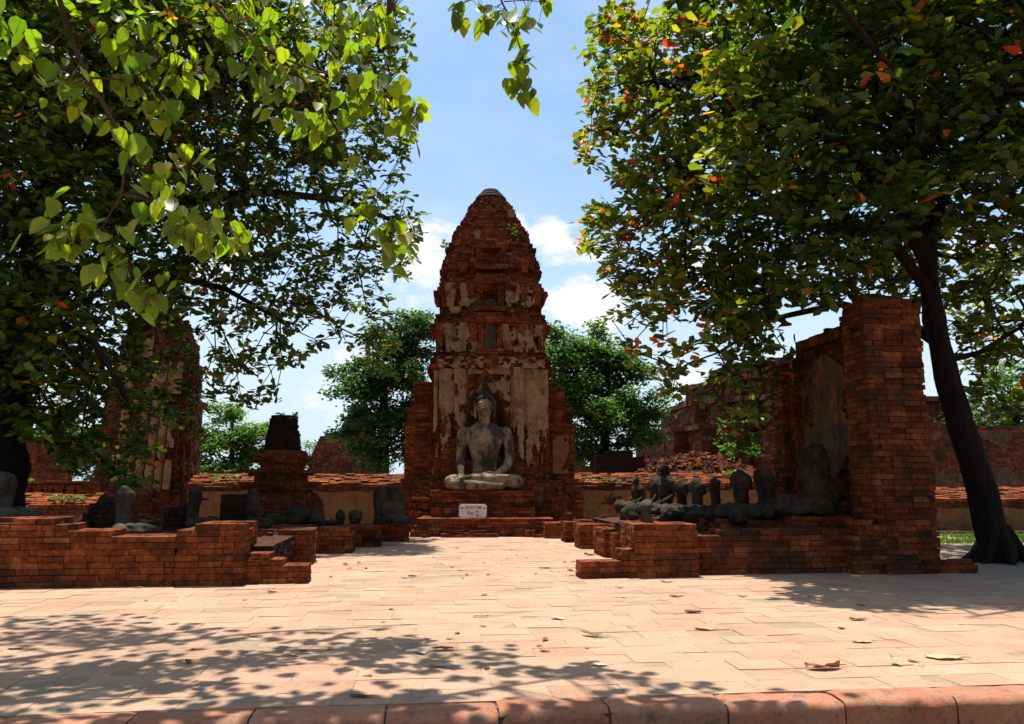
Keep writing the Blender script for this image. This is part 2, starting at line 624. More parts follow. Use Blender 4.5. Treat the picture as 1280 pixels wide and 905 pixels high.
# dark mortar joints under the blocks
kb.add([KW(-6.2, .02, -.03), KW(7, .02, -.03), KW(7, .26, -.012), KW(-6.2, .26, -.012), KW(-6.2, .02, -.23), KW(7, .02, -.23)], ((0, 1, 2, 3), (4, 5, 1, 0)), (0, 1, 0))
tag(kb.build('kerb', M['kerb'], smooth=False), kind='structure')


# ------------------------------------------------------------------ low brick blocks of the courtyard
def block(name, label, cat, px0, px1, yb, yt, depth, mat='brick', group=None, z0=0.0, segs=None, miss=.0, rag=0.04, ch=.08, Y=None, rz=SITE):
    """brick block whose front bottom edge shows from px0 to px1 at yb; segs: [(x from, x to, top y)]"""
    p = ground((px0 + px1) / 2, yb, z0) if Y is None else at((px0 + px1) / 2, yb, Y)
    w = (px1 - px0) / F * p.y / (math.cos(rz) + math.sin(rz) * (px0 + px1 - 1280) / 2 / F * -1)
    root = bpy.data.objects.new(name, None)
    mb = MB()
    sg = [(a, b, at((a + b) / 2, y, p.y).z - p.z) for (a, b, y) in (segs or [(px0, px1, yt)])]
    low = min(q[2] for q in sg)
    low = max(1, int(low / ch + .3)) * ch if len(sg) > 1 else low
    brick_box(mb, -w / 2, w / 2, 0, depth, 0, low, ch=ch, rag=rag if len(sg) == 1 else 0, miss=miss)
    for (a, b, z) in sg:
        u0 = -w / 2 + w * (a - px0) / (px1 - px0)
        u1 = -w / 2 + w * (b - px0) / (px1 - px0)
        k = round((z - low) / ch)
        if len(sg) > 1 and k > 0:
            brick_box(mb, u0, u1, .01, depth - .01, low, low + k * ch, ch=ch, rag=rag, miss=miss)
    o = mb.build(name, M[mat])
    o.location = p
    o.rotation_euler = (0, 0, rz)
    tag(o, label, cat, group)
    return o, p, w


GB = 'low brick stubs and piers around the courtyard'
block('low_brick_wall', 'long low red brick wall with a stepped broken top at the left edge', 'wall', -330, 217, 737, 668, .62,
      segs=[(-330, 60, 650), (60, 76, 654), (76, 90, 661), (90, 132, 664), (132, 217, 669)], rag=.06)
block('brick_pier', 'square red brick pier ending the long left wall', 'pier', 218, 301, 733, 658, .95, segs=[(218, 239, 660), (239, 301, 654)], group=GB)
block('brick_steps', 'low stepped brick stub jutting right from the left pier', 'steps', 301, 383, 730, 692, .42, segs=[(301, 335, 692), (335, 352, 700), (352, 383, 706)], group=GB)
block('brick_stub', 'smooth topped brick block tucked behind the left stepped stub', 'block', 314, 361, 709, 677, .5, group=GB)
block('brick_stub', 'brick block with ragged top behind the smooth block, left side', 'block', 331, 388, 706, 664, .75, segs=[(331, 345, 668), (345, 388, 665)], group=GB)
block('brick_stub', 'free standing brick block with two loose courses on top, left of the courtyard', 'block', 392, 440, 692, 664, .8, segs=[(392, 397, 667), (397, 435, 661), (435, 440, 666)], group=GB)
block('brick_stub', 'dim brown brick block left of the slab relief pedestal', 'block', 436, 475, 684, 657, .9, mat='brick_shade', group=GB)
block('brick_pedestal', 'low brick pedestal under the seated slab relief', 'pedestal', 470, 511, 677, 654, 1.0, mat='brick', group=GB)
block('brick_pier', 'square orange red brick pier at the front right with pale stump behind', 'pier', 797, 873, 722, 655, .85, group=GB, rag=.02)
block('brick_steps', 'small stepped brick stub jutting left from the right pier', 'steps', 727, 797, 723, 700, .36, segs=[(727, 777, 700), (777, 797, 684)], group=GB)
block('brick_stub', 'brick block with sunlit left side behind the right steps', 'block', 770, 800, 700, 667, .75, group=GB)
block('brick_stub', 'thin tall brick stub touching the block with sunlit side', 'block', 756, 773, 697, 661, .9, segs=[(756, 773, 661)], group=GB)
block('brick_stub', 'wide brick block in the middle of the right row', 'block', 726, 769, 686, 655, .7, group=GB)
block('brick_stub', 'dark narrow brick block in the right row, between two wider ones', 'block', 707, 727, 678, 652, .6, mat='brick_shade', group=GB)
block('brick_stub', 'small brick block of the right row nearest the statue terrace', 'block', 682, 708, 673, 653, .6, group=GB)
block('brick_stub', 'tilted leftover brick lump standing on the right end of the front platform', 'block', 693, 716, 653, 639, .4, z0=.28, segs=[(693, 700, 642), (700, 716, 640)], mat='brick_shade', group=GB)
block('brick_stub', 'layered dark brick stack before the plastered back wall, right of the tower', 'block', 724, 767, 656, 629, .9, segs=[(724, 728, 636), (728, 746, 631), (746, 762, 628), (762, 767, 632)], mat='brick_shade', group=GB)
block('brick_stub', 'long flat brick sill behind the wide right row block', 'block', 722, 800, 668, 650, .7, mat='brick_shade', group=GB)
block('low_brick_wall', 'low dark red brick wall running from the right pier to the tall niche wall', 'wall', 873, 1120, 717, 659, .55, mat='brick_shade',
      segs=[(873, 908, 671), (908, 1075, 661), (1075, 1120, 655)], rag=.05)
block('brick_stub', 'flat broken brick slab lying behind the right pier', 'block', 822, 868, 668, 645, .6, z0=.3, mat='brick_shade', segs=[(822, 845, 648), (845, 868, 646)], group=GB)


def terrace(name, label, u0, u1, v0, v1, z, mat):
    mb = MB()
    brick_box(mb, 0, u1 - u0, 0, v1 - v0, 0, z, ch=.07, jit=.01, rag=.0, top=False)
    # rubble covered top
    nu, nv = int((u1 - u0) / .3), int((v1 - v0) / .3)
    vs = [((u1 - u0) * i / nu, (v1 - v0) * j / nv, z + .002 + (.03 * noise.noise(Vector((i * .5, j * .5, 3))) + .03 if 0 < i < nu and 0 < j < nv else 0)) for j in range(nv + 1) for i in range(nu + 1)]
    o = mb.build(name, M[mat])
    tp = MB()
    tp.add(vs, [(j * (nu + 1) + i, j * (nu + 1) + i + 1, (j + 1) * (nu + 1) + i + 1, (j + 1) * (nu + 1) + i) for j in range(nv) for i in range(nu)], (.3, .6, 0))
    for k in range(int((u1 - u0) * (v1 - v0) * 5)):
        a = random.uniform(0, 3.1)
        tp.brick((random.uniform(.1, u1 - u0 - .3), random.uniform(.1, v1 - v0 - .3)), (math.cos(a), math.sin(a)), (-math.sin(a), math.cos(a)), random.uniform(.06, .2), random.uniform(.05, .11), z + .005, z + random.uniform(.05, .10), rt(), .012)
    tp.build('rubble_top', M['brick_shade'], o)
    o.location = W(u0, v0)
    o.rotation_euler = (0, 0, SITE)
    return tag(o, label, 'terrace')


uL = uv(Vector((-3.55, 13.2, 0)))[0]
vL = uv(ground(100, 737))[1] + .66
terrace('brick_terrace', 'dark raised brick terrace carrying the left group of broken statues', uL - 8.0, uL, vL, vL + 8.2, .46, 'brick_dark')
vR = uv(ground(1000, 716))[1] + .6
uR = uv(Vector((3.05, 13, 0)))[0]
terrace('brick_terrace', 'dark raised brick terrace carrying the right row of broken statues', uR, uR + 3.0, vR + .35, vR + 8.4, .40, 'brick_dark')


# ------------------------------------------------------------------ plaster with broken edges
def plaster_patch(name, mat, parent, w, h, keep, origin, rz=0.0, cell=.032, th=.03, bulge=None, smooth=True):
    """plaster sheet in the local x-z plane facing -y, broken off where keep(x, z) is negative"""
    nx, nz = max(2, int(w / cell)), max(2, int(h / cell))
    P = lambda i, k: (w * i / nx, h * k / nz)
    cells = set()
    for i in range(nx):
        for k in range(nz):
            x_, z_ = P(i + .5, k + .5)
            if keep(x_, z_) > 0: cells.add((i, k))
    vs, idx, fs = [], {}, []

    def vid(i, k, b):
        key = (i, k, b)
        if key not in idx:
            x_, z_ = P(i, k)
            j1 = noise.noise(Vector((x_ * 9, z_ * 9, 1.3))) * cell * .5
            j2 = noise.noise(Vector((x_ * 9, z_ * 9, 7.7))) * cell * .5
            y_ = -th * (1 + .5 * noise.noise(Vector((x_ * 3, z_ * 3, 5)))) if b else 0.0
            if bulge and b: y_ -= bulge(x_, z_)
            if bulge and not b: y_ -= bulge(x_, z_) * .2
            idx[key] = len(vs)
            vs.append((x_ + j1, y_, z_ + j2))
        return idx[key]
    for (i, k) in cells:
        fs.append((vid(i, k, 1), vid(i + 1, k, 1), vid(i + 1, k + 1, 1), vid(i, k + 1, 1)))
        if (i - 1, k) not in cells: fs.append((vid(i, k, 0), vid(i, k, 1), vid(i, k + 1, 1), vid(i, k + 1, 0)))
        if (i + 1, k) not in cells: fs.append((vid(i + 1, k, 1), vid(i + 1, k, 0), vid(i + 1, k + 1, 0), vid(i + 1, k + 1, 1)))
        if (i, k - 1) not in cells: fs.append((vid(i, k, 0), vid(i + 1, k, 0), vid(i + 1, k, 1), vid(i, k, 1)))
        if (i, k + 1) not in cells: fs.append((vid(i, k + 1, 1), vid(i + 1, k + 1, 1), vid(i + 1, k + 1, 0), vid(i, k + 1, 0)))
    me = bpy.data.meshes.new(name)
    me.from_pydata(vs, [], fs)
    o = link(name, me, mat, parent, smooth=False)
    o.location = origin
    o.rotation_euler = (0, 0, rz)
    return o


def nz(x, z, s, seed):
    return noise.fractal(Vector((x * s, z * s, seed)), 1.0, 2.0, 4)


# ------------------------------------------------------------------ the prang (brick tower)
def redent(w, a=.42, b=.66, e=.915, f=.80):
    q = [(1, a), (e, a), (e, b), (f, b), (f, f), (b, f), (b, e), (a, e), (a, 1)]
    pts = []
    for k in range(4):
        c, s = (1, 0, -1, 0)[k], (0, 1, 0, -1)[k]
        for (x, y) in q:
            pts.append((w * (c * x - s * y), w * (s * x + c * y)))
    return pts


def tower_band(mb, z0, z1, w0, w1, ch=.07, blen=.25, jit=.010, miss=.015, shape=redent, **kw):
    nc = max(1, round((z1 - z0) / ch))
    h = (z1 - z0) / nc
    for c in range(nc):
        t = (c + .5) / nc
        w = w0 + (w1 - w0) * t
        poly = shape(w)
        z = z0 + c * h
        mb.prism(inset(poly, .035), z, z + h + .001, MORTAR, bottom=True)
        poly_course(mb, poly, z, z + h - .008, blen, .12, c % 2, jit, miss)


TY = 23.6
tb = at(612, 600, TY)
tower = empty('brick_tower', (tb.x, TY, 0), SITE * .35, 'tall tapering red brick temple tower with niches and peeling stucco in the centre', 'tower')
HP = .0236


def tz(y, hw):
    return at(612, y, TY - hw * HP * .95).z


def band(name, mb_list, bands, mat='brick_tower', parent=tower, **kw):
    mb = MB()
    for (y0, y1, h0, h1) in bands:
        z0 = 0.0 if y0 is None else tz(y0, h0)
        tower_band(mb, z0, tz(y1, h1), h0 * HP, h1 * HP, **kw)
    return mb.build(name, M[mat], parent)


band('plinth', None, [(None, 640, 101, 101), (640, 626, 97, 97), (626, 622, 99, 99), (622, 608, 93, 91), (608, 600, 88, 84)], miss=.03)
band('shaft', None, [(600, 566, 75, 74), (566, 466, 72, 71.5)])
band('cornice', None, [(466, 460, 74, 76), (460, 452, 77, 77), (452, 446, 75, 73)])
band('lower_tier', None, [(446, 441, 74, 74), (441, 435, 70, 69), (435, 408, 67, 68), (408, 403, 72, 72), (403, 397, 75, 75), (397, 391, 70, 69)], miss=.03)
band('middle_tier', None, [(391, 385, 68, 68), (385, 364, 63, 64), (364, 360, 69, 69), (360, 354, 71, 71), (354, 350, 67, 66)], miss=.035)
band('upper_tier', None, [(350, 345, 64, 64), (345, 334, 60, 60), (334, 328, 64, 64), (328, 322, 62, 62), (322, 316, 61, 60), (316, 312, 58, 58), (312, 304, 56, 56), (304, 300, 57.5, 57)], miss=.045)
band('top_tier', None, [(300, 295, 54, 53), (295, 286, 50, 49), (286, 280, 48, 47), (280, 275, 43, 42), (275, 268, 39, 38), (268, 261, 34, 32)], miss=.03)


def circ(w, k=18):
    return [(w * math.cos(2 * math.pi * i / k), w * math.sin(2 * math.pi * i / k)) for i in range(k)]


band('drum', None, [(261, 257, 32, 33), (257, 250, 31, 29), (250, 246, 26, 22)], shape=circ, miss=0)
cap = MB()
for (y0, y1, r0, r1) in ((248, 244.5, 19.5, 19), (244.5, 241, 16.5, 16), (241, 237.5, 13, 12.5), (237.5, 233.5, 10, 5)):
    cap.lathe([(r0 * HP, tz(y0, 10)), (r0 * HP * 1.03, (tz(y0, 10) + tz(y1, 10)) / 2), (r1 * HP, tz(y1, 10) - .01), (r1 * HP * .8, tz(y1, 10))], 24, wob=.05)
cap.build('stone_cap', M['stone_pale'], tower, smooth=True)

# side wings with stepped tops
for sgn in (-1, 1):
    wm = MB()
    x0, x1 = 66 * HP, 100 * HP
    for (ya, yb_, xe, vd) in ((None, 606, 112, .75), (606, 598, 107, .7), (598, 532, 103, .62), (532, 528, 105, .66), (528, 508, 101, .58), (508, 494, 97, .54), (494, 484, 96 if sgn < 0 else 92, .5), (484, 475, 94 if sgn < 0 else 84, .46)):
        za = .0 if ya is None else tz(ya, 40)
        zb = tz(yb_, 40)
        a, b = sorted((sgn * x0, sgn * xe * HP))
        brick_box(wm, a, b, -vd, vd, za, zb, ch=.07, jit=.012, miss=.02, rag=.12 if yb_ == 475 else 0)
    wm.build('wing', M['brick_tower'], tower)

WF = -72 * HP                      # local y of the front face of the shaft


def front_patch(name, pxa, pxb, ya, yb_, keep, mat='stucco', col=False, dy=0.0, face=72, parent=tower):
    """stucco on the front of the shaft between two pixel columns and two pixel rows"""
    fy = -face * HP
    Yf = TY + fy
    s = Yf / F
    x0, w = (pxa - 612) * s, (pxb - pxa) * s
    z0, z1 = at(612, yb_, Yf).z, at(612, ya, Yf).z
    bul = (lambda x_, z_: .07 * math.sqrt(max(0, 1 - (2 * x_ / w - 1) ** 2))) if col else None
    return plaster_patch(name, M[mat], parent, w, z1 - z0, lambda x_, z_: keep(x_ / w, z_ / (z1 - z0)), (x0, fy + dy - (.115 if col and face > 60 else .012), z0), th=.035, bulge=bul)


front_patch('stucco_pilaster', 550, 564, 462, 600, lambda x_, z_: z_ - .50 + .6 * nz(x_, z_ * 3, 2.2, 3), col=True, face=64)
front_patch('stucco_pilaster', 566, 581, 462, 600, lambda x_, z_: z_ - .60 + .5 * nz(x_, z_ * 3, 2.2, 8), col=True, face=71)
front_patch('stucco_pilaster', 640, 653, 460, 600, lambda x_, z_: z_ - .28 + .4 * nz(x_, z_ * 3, 2.2, 14), col=True, face=71)
front_patch('stucco_pilaster', 655, 672, 462, 600, lambda x_, z_: z_ - .30 + .4 * nz(x_, z_ * 3, 2.0, 19), col=True, face=65)
front_patch('stucco_pilaster', 674, 683, 464, 600, lambda x_, z_: z_ - .45 + .5 * nz(x_, z_ * 3, 2.0, 25), col=True, face=58)
front_patch('stucco_pilaster', 541, 549, 464, 600, lambda x_, z_: z_ - .45 + .6 * nz(x_, z_ * 3, 2.0, 29), col=True, face=58)
front_patch('stucco_field', 637, 684, 462, 560, lambda x_, z_: z_ - .32 + .75 * nz(x_, z_ * 2, 2.0, 71), face=70.5)
front_patch('stucco_field', 547, 583, 462, 560, lambda x_, z_: z_ - .50 + .75 * nz(x_, z_ * 2, 2.0, 74), face=70.5)
front_patch('stucco_field', 545, 602, 446, 460, lambda x_, z_: .02 + .9 * nz(x_ * 3, z_, 2.0, 77), face=77.5)
front_patch('stucco_field', 622, 680, 446, 460, lambda x_, z_: .08 + .9 * nz(x_ * 3, z_, 2.0, 79), face=77.5)
front_patch('stucco_field', 548, 596, 406, 440, lambda x_, z_: -.02 + .9 * nz(x_ * 2, z_, 2.6, 96), face=68.5)
front_patch('stucco_field', 628, 678, 406, 440, lambda x_, z_: .0 + .9 * nz(x_ * 2, z_, 2.6, 93), face=68.5)
front_patch('stucco_field', 556, 594, 362, 384, lambda x_, z_: -.05 + .9 * nz(x_ * 2, z_, 2.0, 85), face=64.5)
front_patch('stucco_field', 630, 668, 362, 384, lambda x_, z_: -.05 + .9 * nz(x_ * 2, z_, 2.0, 87), face=64.5)
front_patch('stucco_panel', 690, 710, 545, 592, lambda x_, z_: .62 - z_ * .2 + .7 * nz(x_, z_, 2.2, 31) - abs(x_ - .5), mat='stucco_wall', face=28.5)
front_patch('stucco_panel', 583, 636, 455, 520, lambda x_, z_: -.05 + .9 * nz(x_, z_, 2.6, 37) + (.25 if z_ > .8 else -.15), face=74)
pm_ = MB()
for (pa, pb, face) in ((550, 564, 64), (566, 581, 71), (640, 653, 71), (655, 672, 65)):
    fy = -face * HP
    s_ = (TY + fy) / F
    brick_box(pm_, (pa + 1 - 612) * s_, (pb - 1 - 612) * s_, fy - .10, fy + .1, at(612, 612, TY + fy).z, at(612, 466, TY + fy).z, ch=.07, jit=.012, miss=.02, blen=.2)
pm_.build('brick_pilasters', M['brick_tower'], tower)
# pointed niche arch behind the statue
for k, (ins_, rad_, mat_) in enumerate(((0, .085, 'brick_tower'), (.16, .06, 'brick_dark'))):
    ar = MB()
    Yf = TY + WF
    hwid, ztop, zbot = .60 - ins_, at(606, 464, Yf).z - ins_ * 2.2, at(606, 575, Yf).z
    for sgn in (-1, 1):
        pts = []
        for i in range(15):
            t = i / 14
            xx = hwid * (1 - max(0, (t - .35) / .65) ** 1.7)
            pts.append((sgn * xx - .12, WF - .03, zbot + (ztop - zbot) * t))
        ar.tube(pts, [rad_ * (1 + .15 * math.sin(i * 2.1)) for i in range(15)], 7, (.35, 0, 0), wob=.5, seed=k)
    ar.build('niche_arch', M[mat_], tower)


def antefix(px, yb_, yt, wpx, face, lean=.12, mat='stucco', name='antefix'):
    """stucco leaf slab that leans out and widens to the top"""
    fy = -face * HP
    Yf = TY + fy
    s = Yf / F
    cx, w = (px - 612) * s, wpx * s
    z0, z1 = at(612, yb_, Yf).z, at(612, yt, Yf).z
    mb = MB()
    prof = [(0, .32), (.2, .36), (.5, .42), (.8, .50), (.93, .46), (1.0, .34)]
    front, back = [], []
    for (t, hw) in prof:
        j = random.uniform(-.03, .03) * w
        z = z0 + (z1 - z0) * t
        front.append((cx - hw * w + j, fy - .10 - lean * t * t, z)); front.append((cx + hw * w + j, fy - .10 - lean * t * t, z))
        back.append((cx - hw * w + j, fy + .12, z)); back.append((cx + hw * w + j, fy + .12, z))
    k = len(prof)
    vs = front + back
    fs = []
    for i in range(k - 1):
        a = 2 * i
        fs.append((a, a + 1, a + 3, a + 2))
        fs.append((2 * k + a, 2 * k + a + 2, 2 * k + a + 3, 2 * k + a + 1))
        fs.append((a, a + 2, 2 * k + a + 2, 2 * k + a))
        fs.append((a + 1, 2 * k + a + 1, 2 * k + a + 3, a + 3))
    fs.append((2 * k - 2, 2 * k - 1, 4 * k - 1, 4 * k - 2))
    fs.append((0, 2 * k, 2 * k + 1, 1))
    mb.add(vs, fs, (.6, 0, 0))
    mb.build(name, M[mat], tower)


for a in ((561, 440, 405, 17, 57), (577, 440, 405, 11, 63), (590, 438, 406, 9, 66, .1, 'brick_tower'), (630, 438, 406, 9, 66), (655, 440, 405, 22, 57), (676, 440, 406, 11, 50, .12, 'brick_tower'), (548, 440, 406, 11, 50, .12, 'brick_tower'),
          (561, 381, 356, 16, 55), (578, 379, 356, 12, 60), (641, 379, 355, 14, 60), (670, 381, 360, 14, 55, .12, 'brick_tower'), (553, 384, 363, 9, 48, .1, 'brick_tower'), (655, 381, 358, 11, 57, .1, 'brick_tower'),
          (566, 392, 385, 15, 64, .05, 'stucco'), (576, 341, 330, 13, 60, .08, 'brick_tower'), (655, 341, 322, 12, 56, .08, 'brick_tower'), (664, 336, 318, 9, 50, .08, 'brick_tower'), (567, 338, 322, 10, 52, .08, 'brick_tower'),
          (594, 300, 290, 9, 50, .03, 'stucco'), (579, 301, 289, 10, 47, .05, 'brick_tower'), (638, 272, 263, 10, 34, .03, 'stucco')):
    antefix(*a)


def niche(pxa, pxb, ya, yb_, face, plaque=None):
    """framed blind niche on the axis of a tier"""
    fy = -face * HP
    Yf = TY + fy
    s = Yf / F
    mb = MB()
    xa, xb = (pxa - 612) * s, (pxb - 612) * s
    z0, z1 = at(612, yb_, Yf).z, at(612, ya, Yf).z
    wj = (xb - xa) * .22
    brick_box(mb, xa, xa + wj, fy - .16, fy + .1, z0, z1, ch=.07, jit=.008)
    brick_box(mb, xb - wj, xb, fy - .16, fy + .1, z0, z1, ch=.07, jit=.008)
    brick_box(mb, xa - .08, xb + .08, fy - .22, fy + .1, z1, z1 + .16, ch=.07, jit=.01)
    brick_box(mb, xa - .03, xb + .03, fy - .19, fy + .1, z1 + .16, z1 + .28, ch=.06, jit=.01)
    brick_box(mb, xa - .06, xb + .06, fy - .2, fy + .1, z0 - .14, z0, ch=.07, jit=.01)
    mb.build('niche_frame', M['brick_tower'], tower)
    if plaque:
        w = (xb - xa - 2 * wj) * .9
        zt = z0 + (z1 - z0) * plaque
        pl = MB()
        cx = (xa + xb) / 2
        pts = [(cx - w / 2, z0), (cx + w / 2, z0), (cx + w / 2, zt - w * .4)] + [(cx + w / 2 * math.cos(t), zt - w * .4 + w * .4 * math.sin(t)) for t in [math.pi * i / 10 for i in range(1, 10)]] + [(cx - w / 2, zt - w * .4)]
        k = len(pts)
        vs = [(p[0], fy - .09, p[1]) for p in pts] + [(p[0], fy + .02, p[1]) for p in pts]
        pl.add(vs, [tuple(range(k))] + [(i, k + i, k + (i + 1) % k, (i + 1) % k) for i in range(k)], (.5, 0, 0))
        pl.build('niche_plaque', M['stucco_grey'], tower)


niche(596, 626, 404, 437, 70, .9)
niche(594, 628, 356, 384, 66.5, .35)
niche(593, 630, 312, 332, 62)

# ------------------------------------------------------------------ statue platform, pedestal, statue and sign
p0 = ground(606, 671)
platY = p0.y
pl = MB()
s_ = platY / F
zt = at(606, 648, platY).z
brick_box(pl, (522 - 606) * s_, (690 - 606) * s_, 0, 1.5, 0, zt, ch=.07, jit=.01, rag=.03)
brick_box(pl, (515 - 606) * s_, (534 - 606) * s_, -.16, .25, 0, zt * .35, ch=.07, rag=.1)
brick_box(pl, (519 - 606) * s_, (533 - 606) * s_, -.08, .25, zt * .35, zt * .62, ch=.07, rag=.1)
brick_box(pl, (655 - 606) * s_, (668 - 606) * s_, -.12, .2, 0, zt * .4, ch=.07, rag=.2)
o = pl.build('brick_platform', M['brick_tower'])
o.location = p0
tag(o, 'low wide brick platform across the foot of the statue pedestal', 'platform')
st_ = MB()
brick_box(st_, (553 - 588) * s_, (622 - 588) * s_, -.28, -.01, 0, .10, ch=.05, blen=.3, rag=.15)
brick_box(st_, (556 - 588) * s_, (610 - 588) * s_, -.18, -.01, .10, .17, ch=.05, blen=.3, rag=.25)
o = st_.build('brick_step', M['brick'])
o.location = (at(588, 660, platY).x, platY - .02, 0)
tag(o, 'thin worn brick step lying in front of the statue platform', 'step')

pedY = platY + .75
pz = zt
ped = MB()
zz = [at(605, y, pedY).z for y in (646, 634, 627, 620, 613)]
sp_ = pedY / F
for (a, b, za, zb, d) in ((540, 668, pz, zz[1], 0), (545, 662, zz[1], zz[2], .10), (541, 666, zz[2], zz[3], .05), (538, 667, zz[3], zz[4], 0)):
    brick_box(ped, (a - 605) * sp_, (b - 605) * sp_, d, 1.75 - d * .3, za, zb, ch=.075, blen=.3, jit=.005, rag=.0)
ped_o = ped.build('moulded_brick_pedestal', M['brick_tower'])
ped_o.location = (at(605, 600, pedY).x, pedY, 0)
tag(ped_o, 'moulded brick pedestal directly under the large seated statue', 'pedestal')
PED_TOP = zz[4]


# ---- bodies: overlapping closed shapes fused into one skin
def ell(bm, c, r, rot=None, sub=3):
    m = Matrix.Translation(c) @ (rot.to_matrix().to_4x4() if rot is not None else Matrix.Identity(4)) @ Matrix.Diagonal((*r, 1))
    bmesh.ops.create_icosphere(bm, subdivisions=sub, radius=1, matrix=m)


def limb(bm, pts, rad, flat=1.0, sides=14):
    """tapered tube with round ends"""
    pts = [Vector(p) for p in pts]
    dense, rr = [], []
    for i in range(len(pts) - 1):
        for k in range(4):
            t = k / 4
            dense.append(pts[i].lerp(pts[i + 1], t)); rr.append(rad[i] + (rad[i + 1] - rad[i]) * t)
    dense.append(pts[-1]); rr.append(rad[-1])
    rings = []
    for i, p in enumerate(dense):
        d = (dense[min(i + 1, len(dense) - 1)] - dense[max(i - 1, 0)]).normalized()
        x = d.cross(Vector((0, 0, 1)))
        if x.length < .1: x = d.cross(Vector((0, 1, 0)))
        x.normalize()
        y = d.cross(x)
        rings.append([bm.verts.new(p + x * (rr[i] * math.cos(2 * math.pi * k / sides)) + y * (rr[i] * flat * math.sin(2 * math.pi * k / sides))) for k in range(sides)])
    for a, b in zip(rings, rings[1:]):
        for k in range(sides):
            bm.faces.new((a[k], a[(k + 1) % sides], b[(k + 1) % sides], b[k]))
    bm.faces.new(rings[0][::-1]); bm.faces.new(rings[-1])
    for p, r in ((pts[0], rad[0]), (pts[-1], rad[-1])):
        ell(bm, p, (r, r, r * (flat if flat < 1 else 1)), sub=2)


def loft(bm, secs, sides=24, power=2.4):
    """upright solid from horizontal superellipse sections (z, cx, cy, rx, ry)"""
    rings = []
    for (z, cx, cy, rx, ry) in secs:
        ring = []
        for k in range(sides):
            an = 2 * math.pi * k / sides
            c, s = math.cos(an), math.sin(an)
            ring.append(bm.verts.new((cx + rx * math.copysign(abs(c) ** (2 / power), c), cy + ry * math.copysign(abs(s) ** (2 / power), s), z)))
        rings.append(ring)
    for a, b in zip(rings, rings[1:]):
        for k in range(sides):
            bm.faces.new((a[k], a[(k + 1) % sides], b[(k + 1) % sides], b[k]))
    bm.faces.new(rings[0][::-1]); bm.faces.new(rings[-1])


def fuse(bm, name, voxel, smooth_iter=6, rough=0.0, seed=0.0):
    me = bpy.data.meshes.new(name)
    bmesh.ops.recalc_face_normals(bm, faces=bm.faces)
    bm.to_mesh(me); bm.free()
    tmp = bpy.data.objects.new(name, me)
    COL.objects.link(tmp)
    md = tmp.modifiers.new('r', 'REMESH'); md.mode = 'VOXEL'; md.voxel_size = voxel
    if smooth_iter:
        ms = tmp.modifiers.new('s', 'SMOOTH'); ms.factor = .5; ms.iterations = smooth_iter
    dg = bpy.context.evaluated_depsgraph_get()
    out = bpy.data.meshes.new_from_object(tmp.evaluated_get(dg))
    bpy.data.objects.remove(tmp); bpy.data.meshes.remove(me)
    if rough:
        k = len(out.vertices)
        co = np.empty(k * 3, dtype=np.float32); out.vertices.foreach_get('co', co); co = co.reshape(-1, 3)
        no = np.array([tuple(v.vector) for v in out.vertex_normals], dtype=np.float32)
        am = np.array([noise.fractal(Vector((p[0] * 4 + seed, p[1] * 4, p[2] * 4)), 1, 2, 4) for p in co], dtype=np.float32) * rough
        co = co + no * am[:, None]
        out.vertices.foreach_set('co', co.ravel())
        out.update()
    out.name = name
    return out


statY = pedY + .78
sroot = empty('seated_statue', (at(605.5, 600, statY).x, statY, PED_TOP), 0, 'large grey stone seated figure with crossed legs on the pedestal before the tower', 'statue')
bm = bmesh.new()
# torso: narrow waist, broad chest and shoulders
loft(bm, [(.10, 0, 0, .42, .34), (.30, 0, 0, .36, .27), (.55, 0, 0, .305, .21), (.75, 0, -.01, .325, .22), (1.0, 0, -.02, .40, .245), (1.25, 0, -.02, .47, .25),
          (1.42, 0, 0, .52, .235), (1.54, 0, .01, .50, .20), (1.63, 0, .02, .34, .16), (1.72, 0, .02, .20, .14)], 28, 2.2)
ell(bm, (-.17, -.19, 1.27), (.19, .10, .15)); ell(bm, (.17, -.19, 1.27), (.19, .10, .15))
ell(bm, (-.53, 0, 1.44), (.175, .17, .17)); ell(bm, (.53, 0, 1.44), (.175, .17, .17))
limb(bm, [(0, .01, 1.62), (0, 0, 1.74), (0, -.01, 1.92)], [.17, .155, .16])
# head
ell(bm, (0, -.02, 2.16), (.225, .235, .30)); ell(bm, (0, -.07, 1.99), (.165, .165, .15)); ell(bm, (0, -.19, 1.90), (.075, .06, .055))
ell(bm, (0, -.255, 2.10), (.038, .05, .10)); ell(bm, (0, -.285, 2.05), (.052, .045, .035))
ell(bm, (-.085, -.225, 2.20), (.085, .03, .016), Quaternion((0, 1, 0), .12)); ell(bm, (.085, -.225, 2.20), (.085, .03, .016), Quaternion((0, 1, 0), -.12))
ell(bm, (-.088, -.205, 2.13), (.065, .04, .028)); ell(bm, (.088, -.205, 2.13), (.065, .04, .028))
ell(bm, (0, -.235, 1.975), (.075, .03, .018)); ell(bm, (0, -.23, 1.945), (.058, .03, .018))
for sg in (-1, 1):
    limb(bm, [(sg * .245, .0, 2.24), (sg * .265, .01, 2.12), (sg * .25, 0, 1.95), (sg * .235, -.01, 1.85)], [.035, .042, .034, .036])
    ell(bm, (sg * .275, .02, 2.25), (.025, .05, .04))
# arms: viewer's left arm hangs down to the shin, the other bends into the lap
limb(bm, [(-.56, 0, 1.43), (-.60, .02, 1.1), (-.615, .0, .78)], [.155, .135, .115])
limb(bm, [(-.615, 0, .78), (-.60, -.28, .58), (-.565, -.50, .40)], [.115, .098, .075])
limb(bm, [(.56, 0, 1.43), (.635, .03, 1.1), (.655, .02, .80)], [.155, .135, .12])
limb(bm, [(.655, .02, .80), (.56, -.28, .56), (.36, -.50, .43)], [.12, .10, .078])
